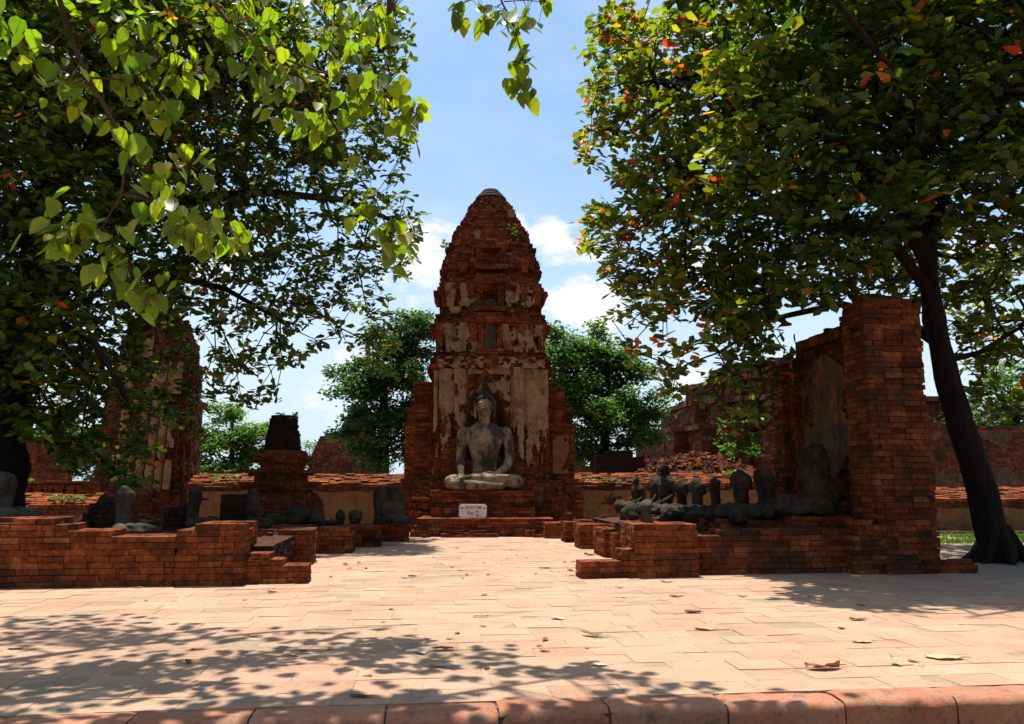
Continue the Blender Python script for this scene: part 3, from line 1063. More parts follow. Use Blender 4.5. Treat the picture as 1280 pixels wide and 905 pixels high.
# legs folded one over the other
for sg in (-1, 1):
    limb(bm, [(sg * .22, .02, .20), (sg * .55, -.22, .21), (sg * .82, -.42, .195)], [.21, .205, .185])
limb(bm, [(-.82, -.45, .16), (-.30, -.66, .14), (.45, -.72, .12)], [.165, .15, .10])
limb(bm, [(.82, -.45, .20), (.35, -.64, .27), (-.30, -.66, .315)], [.18, .15, .085])
ell(bm, (0, -.3, .16), (.6, .4, .16))
# foot lying sole up over the far shin, toes at its end
limb(bm, [(.22, -.68, .33), (.40, -.70, .345), (.56, -.70, .345)], [.06, .075, .06], .7)
limb(bm, [(-.30, -.66, .315), (-.44, -.64, .32), (-.53, -.62, .32)], [.08, .075, .05], .7)
for k in range(5):
    limb(bm, [(.55, -.745 + .025 * k, .345), (.625 - .008 * k, -.75 + .026 * k, .345)], [.02, .015])
# far hand resting in the lap
limb(bm, [(.36, -.50, .43), (.22, -.55, .415)], [.075, .085], .55)
for k in range(4):
    limb(bm, [(.18, -.50 - .038 * k, .425), (.05, -.505 - .038 * k, .43), (-.05 + .012 * abs(k - 1), -.505 - .036 * k, .415)], [.026, .023, .017])
limb(bm, [(.28, -.60, .44), (.20, -.655, .455), (.12, -.66, .45)], [.03, .026, .02])
# near hand spread over the shin, fingers pointing down
limb(bm, [(-.565, -.50, .40), (-.56, -.60, .345), (-.56, -.655, .30)], [.075, .088, .08], .6)
for k in range(4):
    x_ = -.615 + .042 * k
    limb(bm, [(x_, -.66, .30), (x_ - .004, -.715, .21), (x_ - .002, -.72, .10 + .02 * abs(k - 1.4))], [.027, .023, .017])
limb(bm, [(-.50, -.61, .34), (-.44, -.67, .27), (-.435, -.70, .20)], [.032, .026, .019])
# robe flap and hem
limb(bm, [(.30, -.15, 1.56), (.22, -.255, 1.30), (.16, -.245, 1.0), (.14, -.235, .7)], [.03, .03, .03, .03], .5)
limb(bm, [(-.42, -.15, 1.18), (-.2, -.265, 1.12), (.05, -.27, 1.22), (.26, -.20, 1.48)], [.016, .016, .016, .016])
limb(bm, [(-.30, -.15, .50), (0, -.24, .47), (.30, -.15, .50)], [.03, .03, .03])
sroot.scale = (1.03, 1.03, 1.045)
body = link('body', fuse(bm, 'body', .0135, 4, .005), M['statue'], sroot, True)
bm = bmesh.new()
ell(bm, (0, .02, 2.24), (.255, .255, .22)); ell(bm, (0, .02, 2.43), (.165, .165, .13)); ell(bm, (0, .02, 2.53), (.10, .10, .07))
for k in range(170):
    th, ph = k * 2.399963, math.acos(1 - (k + .5) / 170 * .93)
    p = Vector((.252 * math.sin(ph) * math.cos(th), .02 + .252 * math.sin(ph) * math.sin(th), 2.24 + .22 * math.cos(ph)))
    if p.y > -.17 or p.z > 2.30: ell(bm, p, (.025, .025, .022), sub=1)
link('hair', fuse(bm, 'hair', .0135, 2, .003), M['stone_dark'], sroot, True)
fl = MB()
fl.lathe([(.085, 2.53), (.10, 2.57), (.07, 2.61), (.065, 2.66), (.085, 2.69), (.055, 2.74), (.04, 2.80), (.022, 2.88), (.004, 2.97)], 14, c=(0, .02))
fl.build('flame_finial', M['stone_dark'], sroot, True)

# sign leaning on the pedestal
sgY = platY + .22
sg0 = at(591, 648, sgY)
sz, sw_ = at(591, 631, sgY).z - at(591, 648, sgY).z, 34 / F * sgY
sign = empty('warning_sign', (sg0.x, sgY, zt + .004), 0, 'small cream warning sign with red and black lettering standing below the large statue', 'sign')
sign.rotation_euler = (R(-8), 0, 0)
bm = bmesh.new()
bmesh.ops.create_cube(bm, size=1, matrix=Matrix.Translation((0, 0, sz / 2)) @ Matrix.Diagonal((sw_, .022, sz, 1)))
ve = [e for e in bm.edges if abs(e.verts[0].co.y - e.verts[1].co.y) > .01]
bmesh.ops.bevel(bm, geom=ve, offset=.035, segments=5, affect='EDGES')
bmesh.ops.bevel(bm, geom=[e for e in bm.edges if e.calc_length() > .0], offset=.002, segments=1, affect='EDGES')
me = bpy.data.meshes.new('panel'); bm.to_mesh(me); bm.free()
link('panel', me, M['sign'], sign)


def text(name, body_, size, x, z, mat, sx=1.0, bold=.0):
    cu = bpy.data.curves.new(name, 'FONT')
    cu.body = body_; cu.size = size; cu.align_x = 'CENTER'; cu.extrude = .0015; cu.offset = bold
    tmp = bpy.data.objects.new(name, cu); COL.objects.link(tmp)
    me = bpy.data.meshes.new_from_object(tmp.evaluated_get(bpy.context.evaluated_depsgraph_get()))
    bpy.data.objects.remove(tmp); bpy.data.curves.remove(cu)
    o = link(name, me, M[mat], sign)
    o.location = (x, -.0135, z); o.rotation_euler = (math.pi / 2, 0, 0); o.scale = (sx, 1, 1)
    return o


text('red_lettering', 'DO NOT CLIMB', .105, .02, sz * .66, 'red_paint', .52, .003)
text('black_lettering', 'Please', .075, -sw_ * .385, sz * .66, 'black_paint', .62, .002)
text('black_lettering', 'up', .075, sw_ * .41, sz * .66, 'black_paint', .75, .002)
text('red_lettering', 'ห้าม', .125, -.06, sz * .22, 'red_paint', .9, .003)
text('black_lettering', 'ปีน', .075, .115, sz * .38, 'black_paint', 1, .002)
text('black_lettering', 'ขึ้น', .075, .115, sz * .11, 'black_paint', 1, .002)


# ------------------------------------------------------------------ broken seated statues
def broken_statue(h=1.0, seed=0, legs=True, arms='stubs', head=False, hollow=False, top='round', width=1.0, voxel=.026):
    """seated torso facing -y; h = torso height above the lap"""
    rnd = random.Random(seed)
    bm = bmesh.new()
    w = .30 * h * width
    lean = rnd.uniform(-.04, .04)
    z0 = .12 * h
    secs = [(z0 * .3, 0, .05, w * .95, w * .62), (z0 + .18 * h, 0, .04, w * .72, w * .5), (z0 + .45 * h, lean * .4, .03, w * .82, w * .52), (z0 + .68 * h, lean * .7, .02, w * 1.0, w * .54)]
    if top == 'round':
        secs += [(z0 + .82 * h, lean, .03, w * .86, w * .48), (z0 + .93 * h, lean, .05, w * .55, w * .36), (z0 + .985 * h, lean, .06, w * .22, w * .18)]
    elif top == 'shoulders':
        secs += [(z0 + .80 * h, lean, .02, w * 1.12, w * .5), (z0 + .88 * h, lean, .03, w * .9, w * .42), (z0 + .93 * h, lean, .04, w * .42, w * .32), (z0 + 1.0 * h, lean, .04, w * .34, w * .28)]
    else:
        secs += [(z0 + .85 * h, lean, .02, w * .95, w * .5), (z0 + .97 * h, lean + .04, .03, w * .72, w * .42)]
    loft(bm, secs, 22, 2.3)
    if legs:
        for sg in (-1, 1):
            limb(bm, [(sg * w * .6, .0, .15 * h), (sg * w * 1.4, -w * .9, .14 * h), (sg * w * 1.75, -w * 1.25, .13 * h)], [.16 * h, .15 * h, .125 * h])
        limb(bm, [(-w * 1.7, -w * 1.3, .10 * h), (0, -w * 1.75, .10 * h), (w * 1.1, -w * 1.7, .09 * h)], [.115 * h, .105 * h, .08 * h])
        limb(bm, [(w * 1.7, -w * 1.3, .13 * h), (w * .4, -w * 1.6, .2 * h), (-w * .9, -w * 1.5, .22 * h)], [.12 * h, .10 * h, .07 * h])
        ell(bm, (0, -w * .8, .11 * h), (w * 1.3, w * .9, .12 * h))
    if arms == 'full':
        for sg in (-1, 1):
            limb(bm, [(sg * w * 1.0, .02, z0 + .74 * h), (sg * w * 1.28, .04, z0 + .4 * h), (sg * w * 1.0, -w * .9, z0 + .2 * h), (sg * w * .25, -w * 1.35, z0 + .16 * h)], [.10 * h, .085 * h, .07 * h, .06 * h])
    elif arms == 'stubs':
        limb(bm, [(w * .95, .02, z0 + .74 * h), (w * 1.1, .03, z0 + .55 * h)], [.09 * h, .07 * h])
        if rnd.random() > .5: limb(bm, [(-w * .95, .02, z0 + .74 * h), (-w * 1.08, .02, z0 + .62 * h)], [.09 * h, .075 * h])
        # broken hand left lying in the lap
        limb(bm, [(w * .9, -w * .9, z0 + .16 * h), (0, -w * 1.25, z0 + .17 * h)], [.06 * h, .055 * h])
    if head:
        ell(bm, (lean, 0, z0 + 1.10 * h), (.13 * h, .14 * h, .17 * h)); ell(bm, (lean, .01, z0 + 1.26 * h), (.085 * h, .085 * h, .08 * h))
        ell(bm, (lean, -.135 * h, z0 + 1.08 * h), (.02 * h, .03 * h, .05 * h))
    me = fuse(bm, 'statue', voxel * max(.7, h) * .85, 2, .04 * h, seed * 3.1)
    if not head:
        # the neck or shoulders end in a rough slanting break
        zc, sx, sy = z0 + h * rnd.uniform(.86, .95), rnd.uniform(-.7, .7), rnd.uniform(-.35, .5)
        for v in me.vertices:
            p = v.co
            lim = zc + sx * p.x + sy * p.y + .035 * h * noise.noise(Vector((p.x * 14, p.y * 14, seed)))
            if p.z > lim: p.z = lim + (p.z - lim) * .12
    for v in me.vertices:
        p = v.co
        # worn robe edge and cracks
        g = abs(p.z - z0 - .45 * h - .9 * p.x)
        if g < .02 * h and p.y < 0: p.y += .012 * h
    if hollow:
        # the front of the chest has broken away
        for v in me.vertices:
            p = v.co
            q = Vector(((p.x - lean) / (w * .55), (p.z - z0 - .62 * h) / (.27 * h)))
            if p.y < .05 and q.length < 1: v.co.y += (1 - q.length ** 2) * w * .75
    return me


def put_statue(name, label, px, yb_, Y, hpx, face, mat='stone_dark', group=None, ped=None, **kw):
    p = at(px, yb_, Y)
    h = hpx / F * Y / (1.0 if not kw.get('head') else 1.36) / 1.1
    me = broken_statue(h=h, **kw)
    o = link(name, me, M[mat], None, True)
    o.location = p
    o.rotation_euler = (0, 0, face)
    tag(o, label, 'statue', group)
    return o, p, h


def pier_under(label, p, w, d, z0, mat, face, group=None, steps=0):
    mb = MB()
    brick_box(mb, -w / 2, w / 2, -d / 2, d / 2, z0, p.z, ch=.075, jit=.01, rag=0)
    if steps:
        pass
    o = mb.build('brick_pedestal', M[mat])
    o.location = (p.x, p.y, 0)
    o.rotation_euler = (0, 0, face)
    return tag(o, label, 'pedestal', group)


FR = SITE + math.pi / 2        # faces right (+u)
FL = SITE - math.pi / 2        # faces left (-u)
GS = 'broken stone figures seated along the courtyard'
GP = 'small brick pedestals under the statues'
left = [
    ('armless grey torso, thick and rounded, cut by the left edge of the frame', 8, 652, 11.6, 62, FR, dict(mat='stone_pale', seed=3, arms='none', legs=True, width=.95)),
    ('headless brown stone figure leaning back behind the long left wall', 155, 671, 12.0, 62, FR - .5, dict(mat='stone_pale', seed=5, width=.78, arms='none')),
    ('headless black figure seated above the left pier', 243, 662, 14.2, 52, FR - .35, dict(seed=8, width=.8, top='flat', arms='none')),
    ('headless dark figure with knee thrust forward, left of the small ruined shrine', 316, 661, 15.2, 50, FR - .45, dict(seed=11, width=.72, arms='none')),
]
for (lb, px, yb_, Y, hp, fc, kw) in left:
    o, p, h = put_statue('headless_statue', lb, px, yb_, Y, hp, fc, group=GS, **kw)
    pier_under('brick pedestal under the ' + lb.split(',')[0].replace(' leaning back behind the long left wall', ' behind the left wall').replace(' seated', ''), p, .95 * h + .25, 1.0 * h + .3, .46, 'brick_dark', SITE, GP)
# stepped brick back supports
for (lb, px0, px1, yb_, segs, Y) in (
        ('dark stepped brick buttress behind the brown headless statue on the left', 88, 140, 668, [(88, 100, 652), (100, 108, 640), (108, 118, 630), (118, 140, 624)], 12.6),
        ('dark stepped brick buttress behind the black headless statue above the left pier', 203, 236, 662, [(203, 210, 642), (210, 220, 634), (220, 236, 627)], 14.6),
        ('square dark brick back wall behind the statue left of the small shrine', 274, 310, 660, [(274, 279, 620), (279, 310, 617)], 15.6)):
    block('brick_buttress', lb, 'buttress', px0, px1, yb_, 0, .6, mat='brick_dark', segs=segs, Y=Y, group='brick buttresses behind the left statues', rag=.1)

# slab relief at the right end of the left group
p = at(489, 655, 17.6)
hh = 46 / F * 17.6
rel = empty('relief_slab', p, SITE + .45, 'black stone slab with a seated figure carved on it, left of the tower', 'relief')
bm = bmesh.new()
loft(bm, [(0, 0, .08, .36, .14), (.3 * hh, 0, .1, .35, .14), (.8 * hh, -.02, .13, .33, .13), (hh * .97, -.06, .15, .24, .11), (hh, -.08, .15, .16, .08)], 20, 4)
link('slab', fuse(bm, 'slab', .025, 2, .02, 4), M['stone_dark'], rel, True)
bm = bmesh.new()
hb = hh * .62
loft(bm, [(.02, 0, -.06, .26, .16), (.3 * hb, 0, -.05, .17, .13), (.7 * hb, 0, -.06, .22, .13), (.92 * hb, 0, -.04, .19, .1), (1.02 * hb, 0, -.03, .08, .08)], 18, 2.3)
ell(bm, (0, -.06, 1.16 * hb), (.085, .10, .12)); ell(bm, (0, -.05, 1.32 * hb), (.05, .05, .05))
for sg in (-1, 1):
    limb(bm, [(sg * .2, -.05, .8 * hb), (sg * .25, -.07, .5 * hb), (sg * .05, -.22, .3 * hb)], [.06, .05, .04])
    limb(bm, [(sg * .12, -.1, .09), (sg * .36, -.18, .09), (sg * -.1, -.27, .1)], [.1, .085, .06])
link('figure', fuse(bm, 'figure', .022, 3, .012, 2), M['stone_dark'], rel, True)

right = [
    ('small dark seated figure with its head, farthest of the right row', 797, 636, 19.6, 42, FL + .4, dict(seed=21, head=True, arms='full')),
    ('narrow dark armless torso beside the tall hooded figure', 817, 642, 18.6, 50, FL + .3, dict(seed=22, width=.75, arms='none')),
    ('tallest dark figure of the far right row, with head and hunched shoulders', 831, 642, 18.0, 66, FL + .3, dict(seed=23, head=True, arms='full')),
    ('short grey rounded torso just right of the tallest dark figure', 851, 645, 17.0, 47, FL + .35, dict(seed=24, width=.75)),
    ('grey torso with curved back, third from the niche wall side of the row centre', 871, 645, 16.2, 47, FL + .35, dict(seed=25, width=.85)),
    ('straight post like dark torso in the middle of the right row', 893, 646, 15.4, 50, FL + .3, dict(seed=26, width=.7, arms='none', top='flat')),
    ('broad dark shouldered torso without head, second from the niche wall', 926, 647, 14.4, 60, FL + .3, dict(seed=27, top='shoulders', arms='stubs', width=.85)),
    ('dark torso with its chest broken open, just left of the niche wall', 956, 648, 13.7, 66, FL + .35, dict(seed=28, hollow=True, arms='none', width=.85)),
    ('big black headless figure with heavy crossed legs in the niche of the tall wall', 1018, 643, 13.3, 90, FL + .3, dict(seed=29, top='round', arms='none', width=.95)),
]
for i, (lb, px, yb_, Y, hp, fc, kw) in enumerate(right):
    o, p, h = put_statue('seated_statue_figure' if kw.get('head') else 'headless_statue', lb, px, yb_, Y, hp, fc, group=GS, **kw)
    nm = ('dark brick pedestal of the farthest small figure on the right', 'dark brick pedestal of the narrow armless torso', 'dark brick pedestal of the tallest far figure', 'dark brick pedestal of the short rounded torso',
          'dark brick pedestal of the torso with curved back', 'dark brick pedestal of the post like torso', 'brick pedestal of the broad shouldered torso on the right', 'brick pedestal of the torso with open chest', 'wide brick pedestal of the figure in the wall niche')[i]
    pier_under(nm, p, .78 * h + .2, .85 * h + .25, 0.0 if i > 7 else .38, 'brick_shade', SITE, GP)
o, p, h = put_statue('statue_stump', 'pale rounded stone stump standing on the terrace behind the right pier', 807, 657, 12.2, 32, FL + .5, mat='stone_pale', group=GS, seed=41, legs=False, arms='none', width=1.05, voxel=.022)
# scattered stone lumps at both rows
GL = 'broken stone lumps on the terraces'


def lump(label, px, py, Y, wpx, hpx, mat='stone_dark', seed=0):
    p = at(px, py, Y)
    w, h = wpx / F * Y / 2, hpx / F * Y / 2
    bm = bmesh.new()
    rnd = random.Random(seed)
    ell(bm, (0, 0, h * .8), (w, w * .8, h))
    for k in range(3):
        ell(bm, (rnd.uniform(-.6, .6) * w, rnd.uniform(-.5, .5) * w, rnd.uniform(.3, 1.2) * h), (w * .55, w * .5, h * .55))
    me = fuse(bm, 'lump', max(.02, w * .14), 2, w * .2, seed)
    o = link('stone_lump', me, M[mat], None, True)
    o.location = p
    o.rotation_euler = (0, 0, rnd.uniform(0, 6))
    tag(o, label, 'stone', GL)


lump('dark stone lump at the left end of the row in front of the small shrine', 343, 657, 15.8, 26, 17, seed=1)
lump('wide black stone lump in front of the small shrine steps', 372, 655, 16.6, 34, 24, seed=2)
lump('black stone lump under the right corner of the small shrine', 394, 655, 17.0, 26, 18, seed=3)
lump('small round dark stone, between shrine and slab relief', 425, 655, 17.4, 15, 20, seed=4)
lump('pointed dark stone left of the slab relief', 444, 655, 17.6, 17, 20, seed=5)
lump('low black stone between the two upright dark stones', 413, 657, 17.3, 18, 9, seed=6)
lump('rounded dark stone at the far end of the right row', 778, 640, 18.6, 24, 16, seed=7)
lump('folded knee fragment of dark stone left of the pale stump', 790, 648, 17.6, 24, 18, seed=8)
lump('broken leg fragment in front of the tallest right figure', 840, 652, 16.0, 26, 16, seed=9)
lump('broken leg fragment in front of the short rounded torso', 866, 652, 15.4, 24, 15, seed=10)
lump('broken knee fragment in front of the post like torso', 893, 652, 14.6, 26, 17, seed=12)
lump('large dark knee fragment before the broad shouldered torso', 925, 655, 13.5, 30, 26, seed=13)


# ------------------------------------------------------------------ tall niche wall on the right
nwp = ground(1106, 716)
NW = empty('niche_wall', (nwp.x, nwp.y, 0), SITE, 'tall dark red brick wall with a plastered niche, right of the courtyard', 'wall')
mb = MB()
Ht = at(1110, 368, nwp.y).z
wth = .92
brick_box(mb, -.05, wth, 0, .68, 0, Ht * .55, ch=.085, jit=.013, miss=.01)
brick_box(mb, -.05, wth - .03, .02, .68, Ht * .55, Ht - .12, ch=.085, jit=.016, miss=.02)
brick_box(mb, .0, wth - .12, .05, .68, Ht - .12, Ht + .04, ch=.085, jit=.02, rag=.3)
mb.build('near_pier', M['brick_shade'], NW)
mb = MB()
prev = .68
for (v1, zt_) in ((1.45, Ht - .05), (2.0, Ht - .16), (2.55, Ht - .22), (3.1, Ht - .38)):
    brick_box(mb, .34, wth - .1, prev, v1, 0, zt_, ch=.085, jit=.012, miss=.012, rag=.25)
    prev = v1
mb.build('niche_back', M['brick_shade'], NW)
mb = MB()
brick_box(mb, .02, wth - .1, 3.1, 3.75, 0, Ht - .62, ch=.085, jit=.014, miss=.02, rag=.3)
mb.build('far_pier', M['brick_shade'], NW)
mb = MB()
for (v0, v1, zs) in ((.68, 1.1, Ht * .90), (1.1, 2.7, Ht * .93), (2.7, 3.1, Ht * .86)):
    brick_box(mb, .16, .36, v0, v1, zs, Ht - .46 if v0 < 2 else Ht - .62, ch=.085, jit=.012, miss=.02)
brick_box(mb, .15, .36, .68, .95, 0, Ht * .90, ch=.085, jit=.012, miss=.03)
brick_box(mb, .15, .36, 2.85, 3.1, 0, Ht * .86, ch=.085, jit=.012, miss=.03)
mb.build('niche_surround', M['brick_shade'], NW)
pp = plaster_patch('niche_plaster', M['stucco_grey'], NW, 1.75, Ht * .88,
                   lambda x_, z_: min(1.0, 1.1 - abs(x_ / 1.75 - .42) * 1.2) - .72 + 1.25 * nz(x_, z_, 1.3, 51) + (.32 if z_ > Ht * .42 else -.25) - (1.2 if z_ > Ht * .88 - .9 * abs(x_ / 1.75 - .5) - .1 else 0),
                   (.325, 2.85, .0), rz=-math.pi / 2, th=.04)
mb = MB()
brick_box(mb, -.55, -.05, -.15, .7, 0, .55, ch=.072, rag=.1)
brick_box(mb, -.42, -.05, -.05, .6, .55, .78, ch=.072, rag=.25)
brick_box(mb, -.1, 1.35, -.22, -.01, 0, .2, ch=.072, rag=.2)
mb.build('footing', M['brick_shade'], NW)


# ------------------------------------------------------------------ enclosure walls behind the courtyard
def back_wall(name, label, pxa, pxb, yt, Y, mat='stucco_wall', plaster_thr=.1, coping=True, seed=0, hmin=0.0, rz=0.0):
    a, b = at(pxa, 600, Y), at(pxb, 600, Y)
    h = at((pxa + pxb) / 2, yt + 16, Y).z
    Lw = b.x - a.x
    root = empty(name, (a.x, Y, 0), rz, label, 'wall')
    mb = MB()
    brick_box(mb, 0, Lw, 0, .5, 0, h, ch=.075, blen=.28, jit=.008, miss=.01, top=False)
    mb.build('brickwork', M['brick_far'], root)
    plaster_patch('plaster', M[mat], root, Lw, h - .16, lambda x_, z_: plaster_thr + .26 + .75 * nz(x_, z_ * 1.4, .7, seed + .5) + (.3 if z_ < h * .5 else 0), (0, -.012, 0.01), cell=.085, th=.03)
    if coping:
        cp = MB()
        brick_box(cp, -.02, Lw + .02, -.10, .55, h, h + .07, ch=.07, blen=.3, jit=.012, rag=.05)
        # sloping cap of worn bricks and tiles
        rise, run, rows_ = .30, .62, 6
        cp.add([(0, -.04, h + .06), (Lw, -.04, h + .06), (Lw, -.04 + run, h + .06 + rise), (0, -.04 + run, h + .06 + rise), (0, .6, h), (Lw, .6, h)], ((0, 1, 2, 3), (3, 2, 5, 4)), (.35, .5, 0))
        for k in range(rows_):
            x = -.02 + (k % 2) * .12
            while x < Lw:
                l = random.uniform(.18, .3)
                if random.random() > .16:
                    y0_, y1_ = -.07 + run * k / rows_, -.05 + run * (k + 1) / rows_
                    z0_ = h + .06 + rise * k / rows_ + random.gauss(.012, .014); z1_ = h + .05 + rise * (k + 1) / rows_ + random.gauss(.012, .014)
                    th_ = .045
                    vs = [(x, y0_, z0_ - .02), (x + l, y0_, z0_ - .02 + random.gauss(0, .006)), (x + l, y1_, z1_ - .02), (x, y1_, z1_ - .02)]
                    vs += [(a_, b_, c_ + th_) for (a_, b_, c_) in vs]
                    cp.add(vs, ((0, 3, 2, 1), (4, 5, 6, 7), (0, 1, 5, 4), (1, 2, 6, 5), (2, 3, 7, 6), (3, 0, 4, 7)), rt())
                x += l + .01
        cp.build('coping', M['brick'], root)
    return root


back_wall('enclosure_wall', 'ochre plastered enclosure wall with brick coping, left of the tower', 236, 512, 592, 25.0, seed=1, plaster_thr=.2)
back_wall('enclosure_wall', 'ochre plastered enclosure wall with brick coping, between tower and niche wall', 700, 1010, 591, 25.0, seed=5, plaster_thr=.24)
# lattice wall with cross shaped holes at the far left
Y = 23.0
a, b = at(18, 600, Y), at(115, 600, Y)
lw = empty('lattice_wall', (a.x, Y, 0), 0, 'brick balustrade wall pierced with small cross shaped holes at far left', 'wall')
zt_, zb_ = at(60, 601, Y).z, at(60, 622, Y).z
Lw = b.x - a.x
mb = MB()
brick_box(mb, 0, Lw, 0, .4, 0, zb_, ch=.07, jit=.008, top=False)
brick_box(mb, -.03, Lw + .03, -.06, .46, zt_ - .08, zt_, ch=.08, blen=.3, rag=.1)
brick_box(mb, Lw - .3, Lw, -.04, .44, zb_, zt_ - .08, ch=.07)
brick_box(mb, 0, .3, -.04, .44, zb_, zt_ - .08, ch=.07)
mb.build('brickwork', M['brick'], lw)
# pierced panel: a grid of cells with crosses left open
cell = .045
nx_, nz_ = int((Lw - .6) / cell), int((zt_ - .08 - zb_) / cell)
pm = MB()
per = 7
for i in range(nx_):
    for k in range(nz_):
        cx_, cz_ = i % per - per // 2, k - nz_ // 2
        hole = (abs(cx_) <= 0 and abs(cz_) <= 2) or (abs(cx_) <= 1 and abs(cz_) <= 0)
        if not hole:
            pm.brick((.3 + i * cell, .06), (1, 0), (0, 1), cell, .25, zb_ + k * cell, zb_ + (k + 1) * cell, (.5 + .2 * random.random(), 0, 0), .0015)
pm.build('pierced_panel', M['brick'], lw)
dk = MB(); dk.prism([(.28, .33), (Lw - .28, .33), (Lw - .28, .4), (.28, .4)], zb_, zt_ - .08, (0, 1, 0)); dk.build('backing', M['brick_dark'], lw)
back_wall('ledge_wall', 'low plastered ledge wall with weeds on top, below the pierced balustrade', 10, 112, 620, 21.0, seed=9, coping=True, plaster_thr=.25)
block('brick_ruin', 'sunlit red brick stub behind the left tree trunk', 'ruin', 15, 62, 610, 560, 1.5, mat='brick', Y=30, segs=[(15, 40, 545), (40, 52, 580), (52, 62, 590)], rag=.2, rz=0)
# walls beyond the right tree
back_wall('red_back_wall', 'high dark red brick wall beyond the right tree', 1165, 1400, 516, 27.0, mat='stucco_grey', plaster_thr=-.32, seed=13, coping=False)
r_ = back_wall('sunlit_low_wall', 'low sunlit ochre wall beyond the leaning right tree', 1150, 1400, 612, 21.5, plaster_thr=.12, seed=17)
mb = MB()
brick_box(mb, 0, 1.6, -.25, 0.0, 0, .16, ch=.08, blen=.4); brick_box(mb, 0, 5.2, -.55, -.26, 0, .07, ch=.07, blen=.5)
mb.build('footing', M['stucco_grey'], r_)


# ------------------------------------------------------------------ small ruined shrine and far ruins
SY = 19.0
sp0 = at(352, 600, SY)
shr = empty('ruined_shrine', (sp0.x, SY, 0), SITE, 'small dark red tiered brick shrine with a broken square top, left of the tower', 'shrine')
sq = lambda w: redent(w, .5, .72, .93, .84)


def sz_(y, w): return at(352, y, SY - w).z


mb = MB()
SHX = SY / F
for (y0, y1, h0, h1) in ((None, 624, 54, 54), (624, 617, 50, 44), (617, 612, 39, 39), (612, 607, 46, 48), (607, 602, 50, 50), (602, 594, 33, 33), (594, 591, 39, 41), (591, 587, 44, 44), (587, 578, 28, 28), (578, 575, 33, 35), (575, 569, 38, 38), (569, 562, 33, 28)):
    tower_band(mb, 0 if y0 is None else sz_(y0, 38 * SHX), sz_(y1, 38 * SHX), h0 * SHX * .93, h1 * SHX * .93, shape=sq, jit=.014, miss=.02, ch=.055)
mb.build('tiered_base', M['brick'], shr)
mb = MB()
tower_band(mb, sz_(563, .5), sz_(518, .4), 22 * SHX, 15.5 * SHX, shape=lambda w: redent(w, .45, .7, .9, .82), jit=.012, miss=.03)
mb.build('broken_top', M['brick_dark'], shr)


def ruin_tower(name, label, px, Y, bands, mat='brick_far', shape=redent, rz=SITE, miss=.03, ch=.11, blen=.4):
    p = at(px, 600, Y)
    root = empty(name, (p.x, Y, 0), rz, label, 'ruin')
    s = Y / F
    mb = MB()
    for (y0, y1, h0, h1) in bands:
        tower_band(mb, 0 if y0 is None else at(px, y0, Y - h0 * s * .9).z, at(px, y1, Y - h1 * s * .9).z, h0 * s, h1 * s, ch=ch, blen=blen, jit=.03, miss=miss, shape=shape)
    mb.build('brickwork', M[mat], root)
    return root, s


lp, s = ruin_tower('leaning_tower', 'ruined brick tower with stucco columns half hidden by the left tree', 183, 27.0,
                   [(None, 610, 66, 64), (610, 600, 60, 58), (600, 500, 55, 52), (500, 494, 57, 57), (494, 455, 50, 48), (455, 448, 52, 50), (448, 420, 44, 42), (420, 396, 38, 28), (396, 388, 22, 16)], mat='brick_far', ch=.09, blen=.3)
lp.rotation_euler = (0, R(2.0), SITE)
for k, (x_, wd, y0, y1) in enumerate(((2, .26, 612, 500), (13, .26, 612, 500), (24, .24, 612, 505), (34, .22, 610, 510), (-20, .3, 600, 505), (-8, .22, 605, 500), (-30, .5, 494, 455), (4, .6, 494, 455), (28, .4, 490, 450), (-14, .5, 446, 420))):
    Yf = 27 - 50 * s
    z0, z1 = at(183, y0, Yf).z, at(183, y1, Yf).z
    plaster_patch('stucco_column', M['stucco'], lp, wd, z1 - z0, lambda a_, b_: .30 + .8 * nz(a_ * 1.5, b_, 1.2, 60 + k), (x_ * s, -(54 if y1 > 498 else 50 if y1 > 449 else 44) * s - .02, z0), th=.06,
                  bulge=(lambda a_, b_: .09 * math.sqrt(max(0, 1 - (2 * a_ / wd - 1) ** 2))) if y1 > 498 else None)
rr, s = ruin_tower('great_ruin', 'huge stepped red brick ruin behind the right enclosure wall', 1000, 42.0,
                   [(None, 568, 194, 192), (568, 534, 186, 185), (534, 528, 190, 190), (528, 500, 156, 154), (500, 494, 160, 160), (494, 472, 126, 124), (472, 467, 130, 130), (467, 448, 98, 96)], miss=.02, ch=.16, blen=.6)
# tumbled brick mound at its foot
mb = MB()
mb.lathe([(2.5, -.2), (2.1, .3), (1.5, .55), (.8, .8), (.1, .9)], 20, (.2, .4, 0), wob=.3)
for k in range(2600):
    an, t = random.uniform(0, 6.28), random.random() ** .6
    q = Vector((math.cos(an) * 2.6 * t, math.sin(an) * 2.6 * t, .95 * (1 - t ** 1.7) + random.gauss(0, .05)))
    rq = Quaternion((random.gauss(0, 1), random.gauss(0, 1), random.gauss(0, 1)), random.uniform(0, 3))
    vs = [q + rq @ Vector((a * .12, b * .07, c * .04)) for c in (-1, 1) for (a, b) in ((-1, -1), (1, -1), (1, 1), (-1, 1))]
    mb.add(vs, ((0, 3, 2, 1), (4, 5, 6, 7), (0, 1, 5, 4), (1, 2, 6, 5), (2, 3, 7, 6), (3, 0, 4, 7)), rt())
o = mb.build('rubble_mound', M['brick_shade'])
o.location = at(872, 600, 30); o.location.z = at(880, 603, 30).z
tag(o, 'dark red mound of fallen brick rubble behind the right enclosure wall', 'rubble')
block('brick_ruin', 'square brick ruin with a diagonal plaster pattern, right of the tower', 'ruin', 746, 806, 605, 566, 2.5, mat='brick_dark', Y=31, segs=[(746, 756, 566), (756, 792, 564), (792, 806, 572)], rag=.15, rz=0)
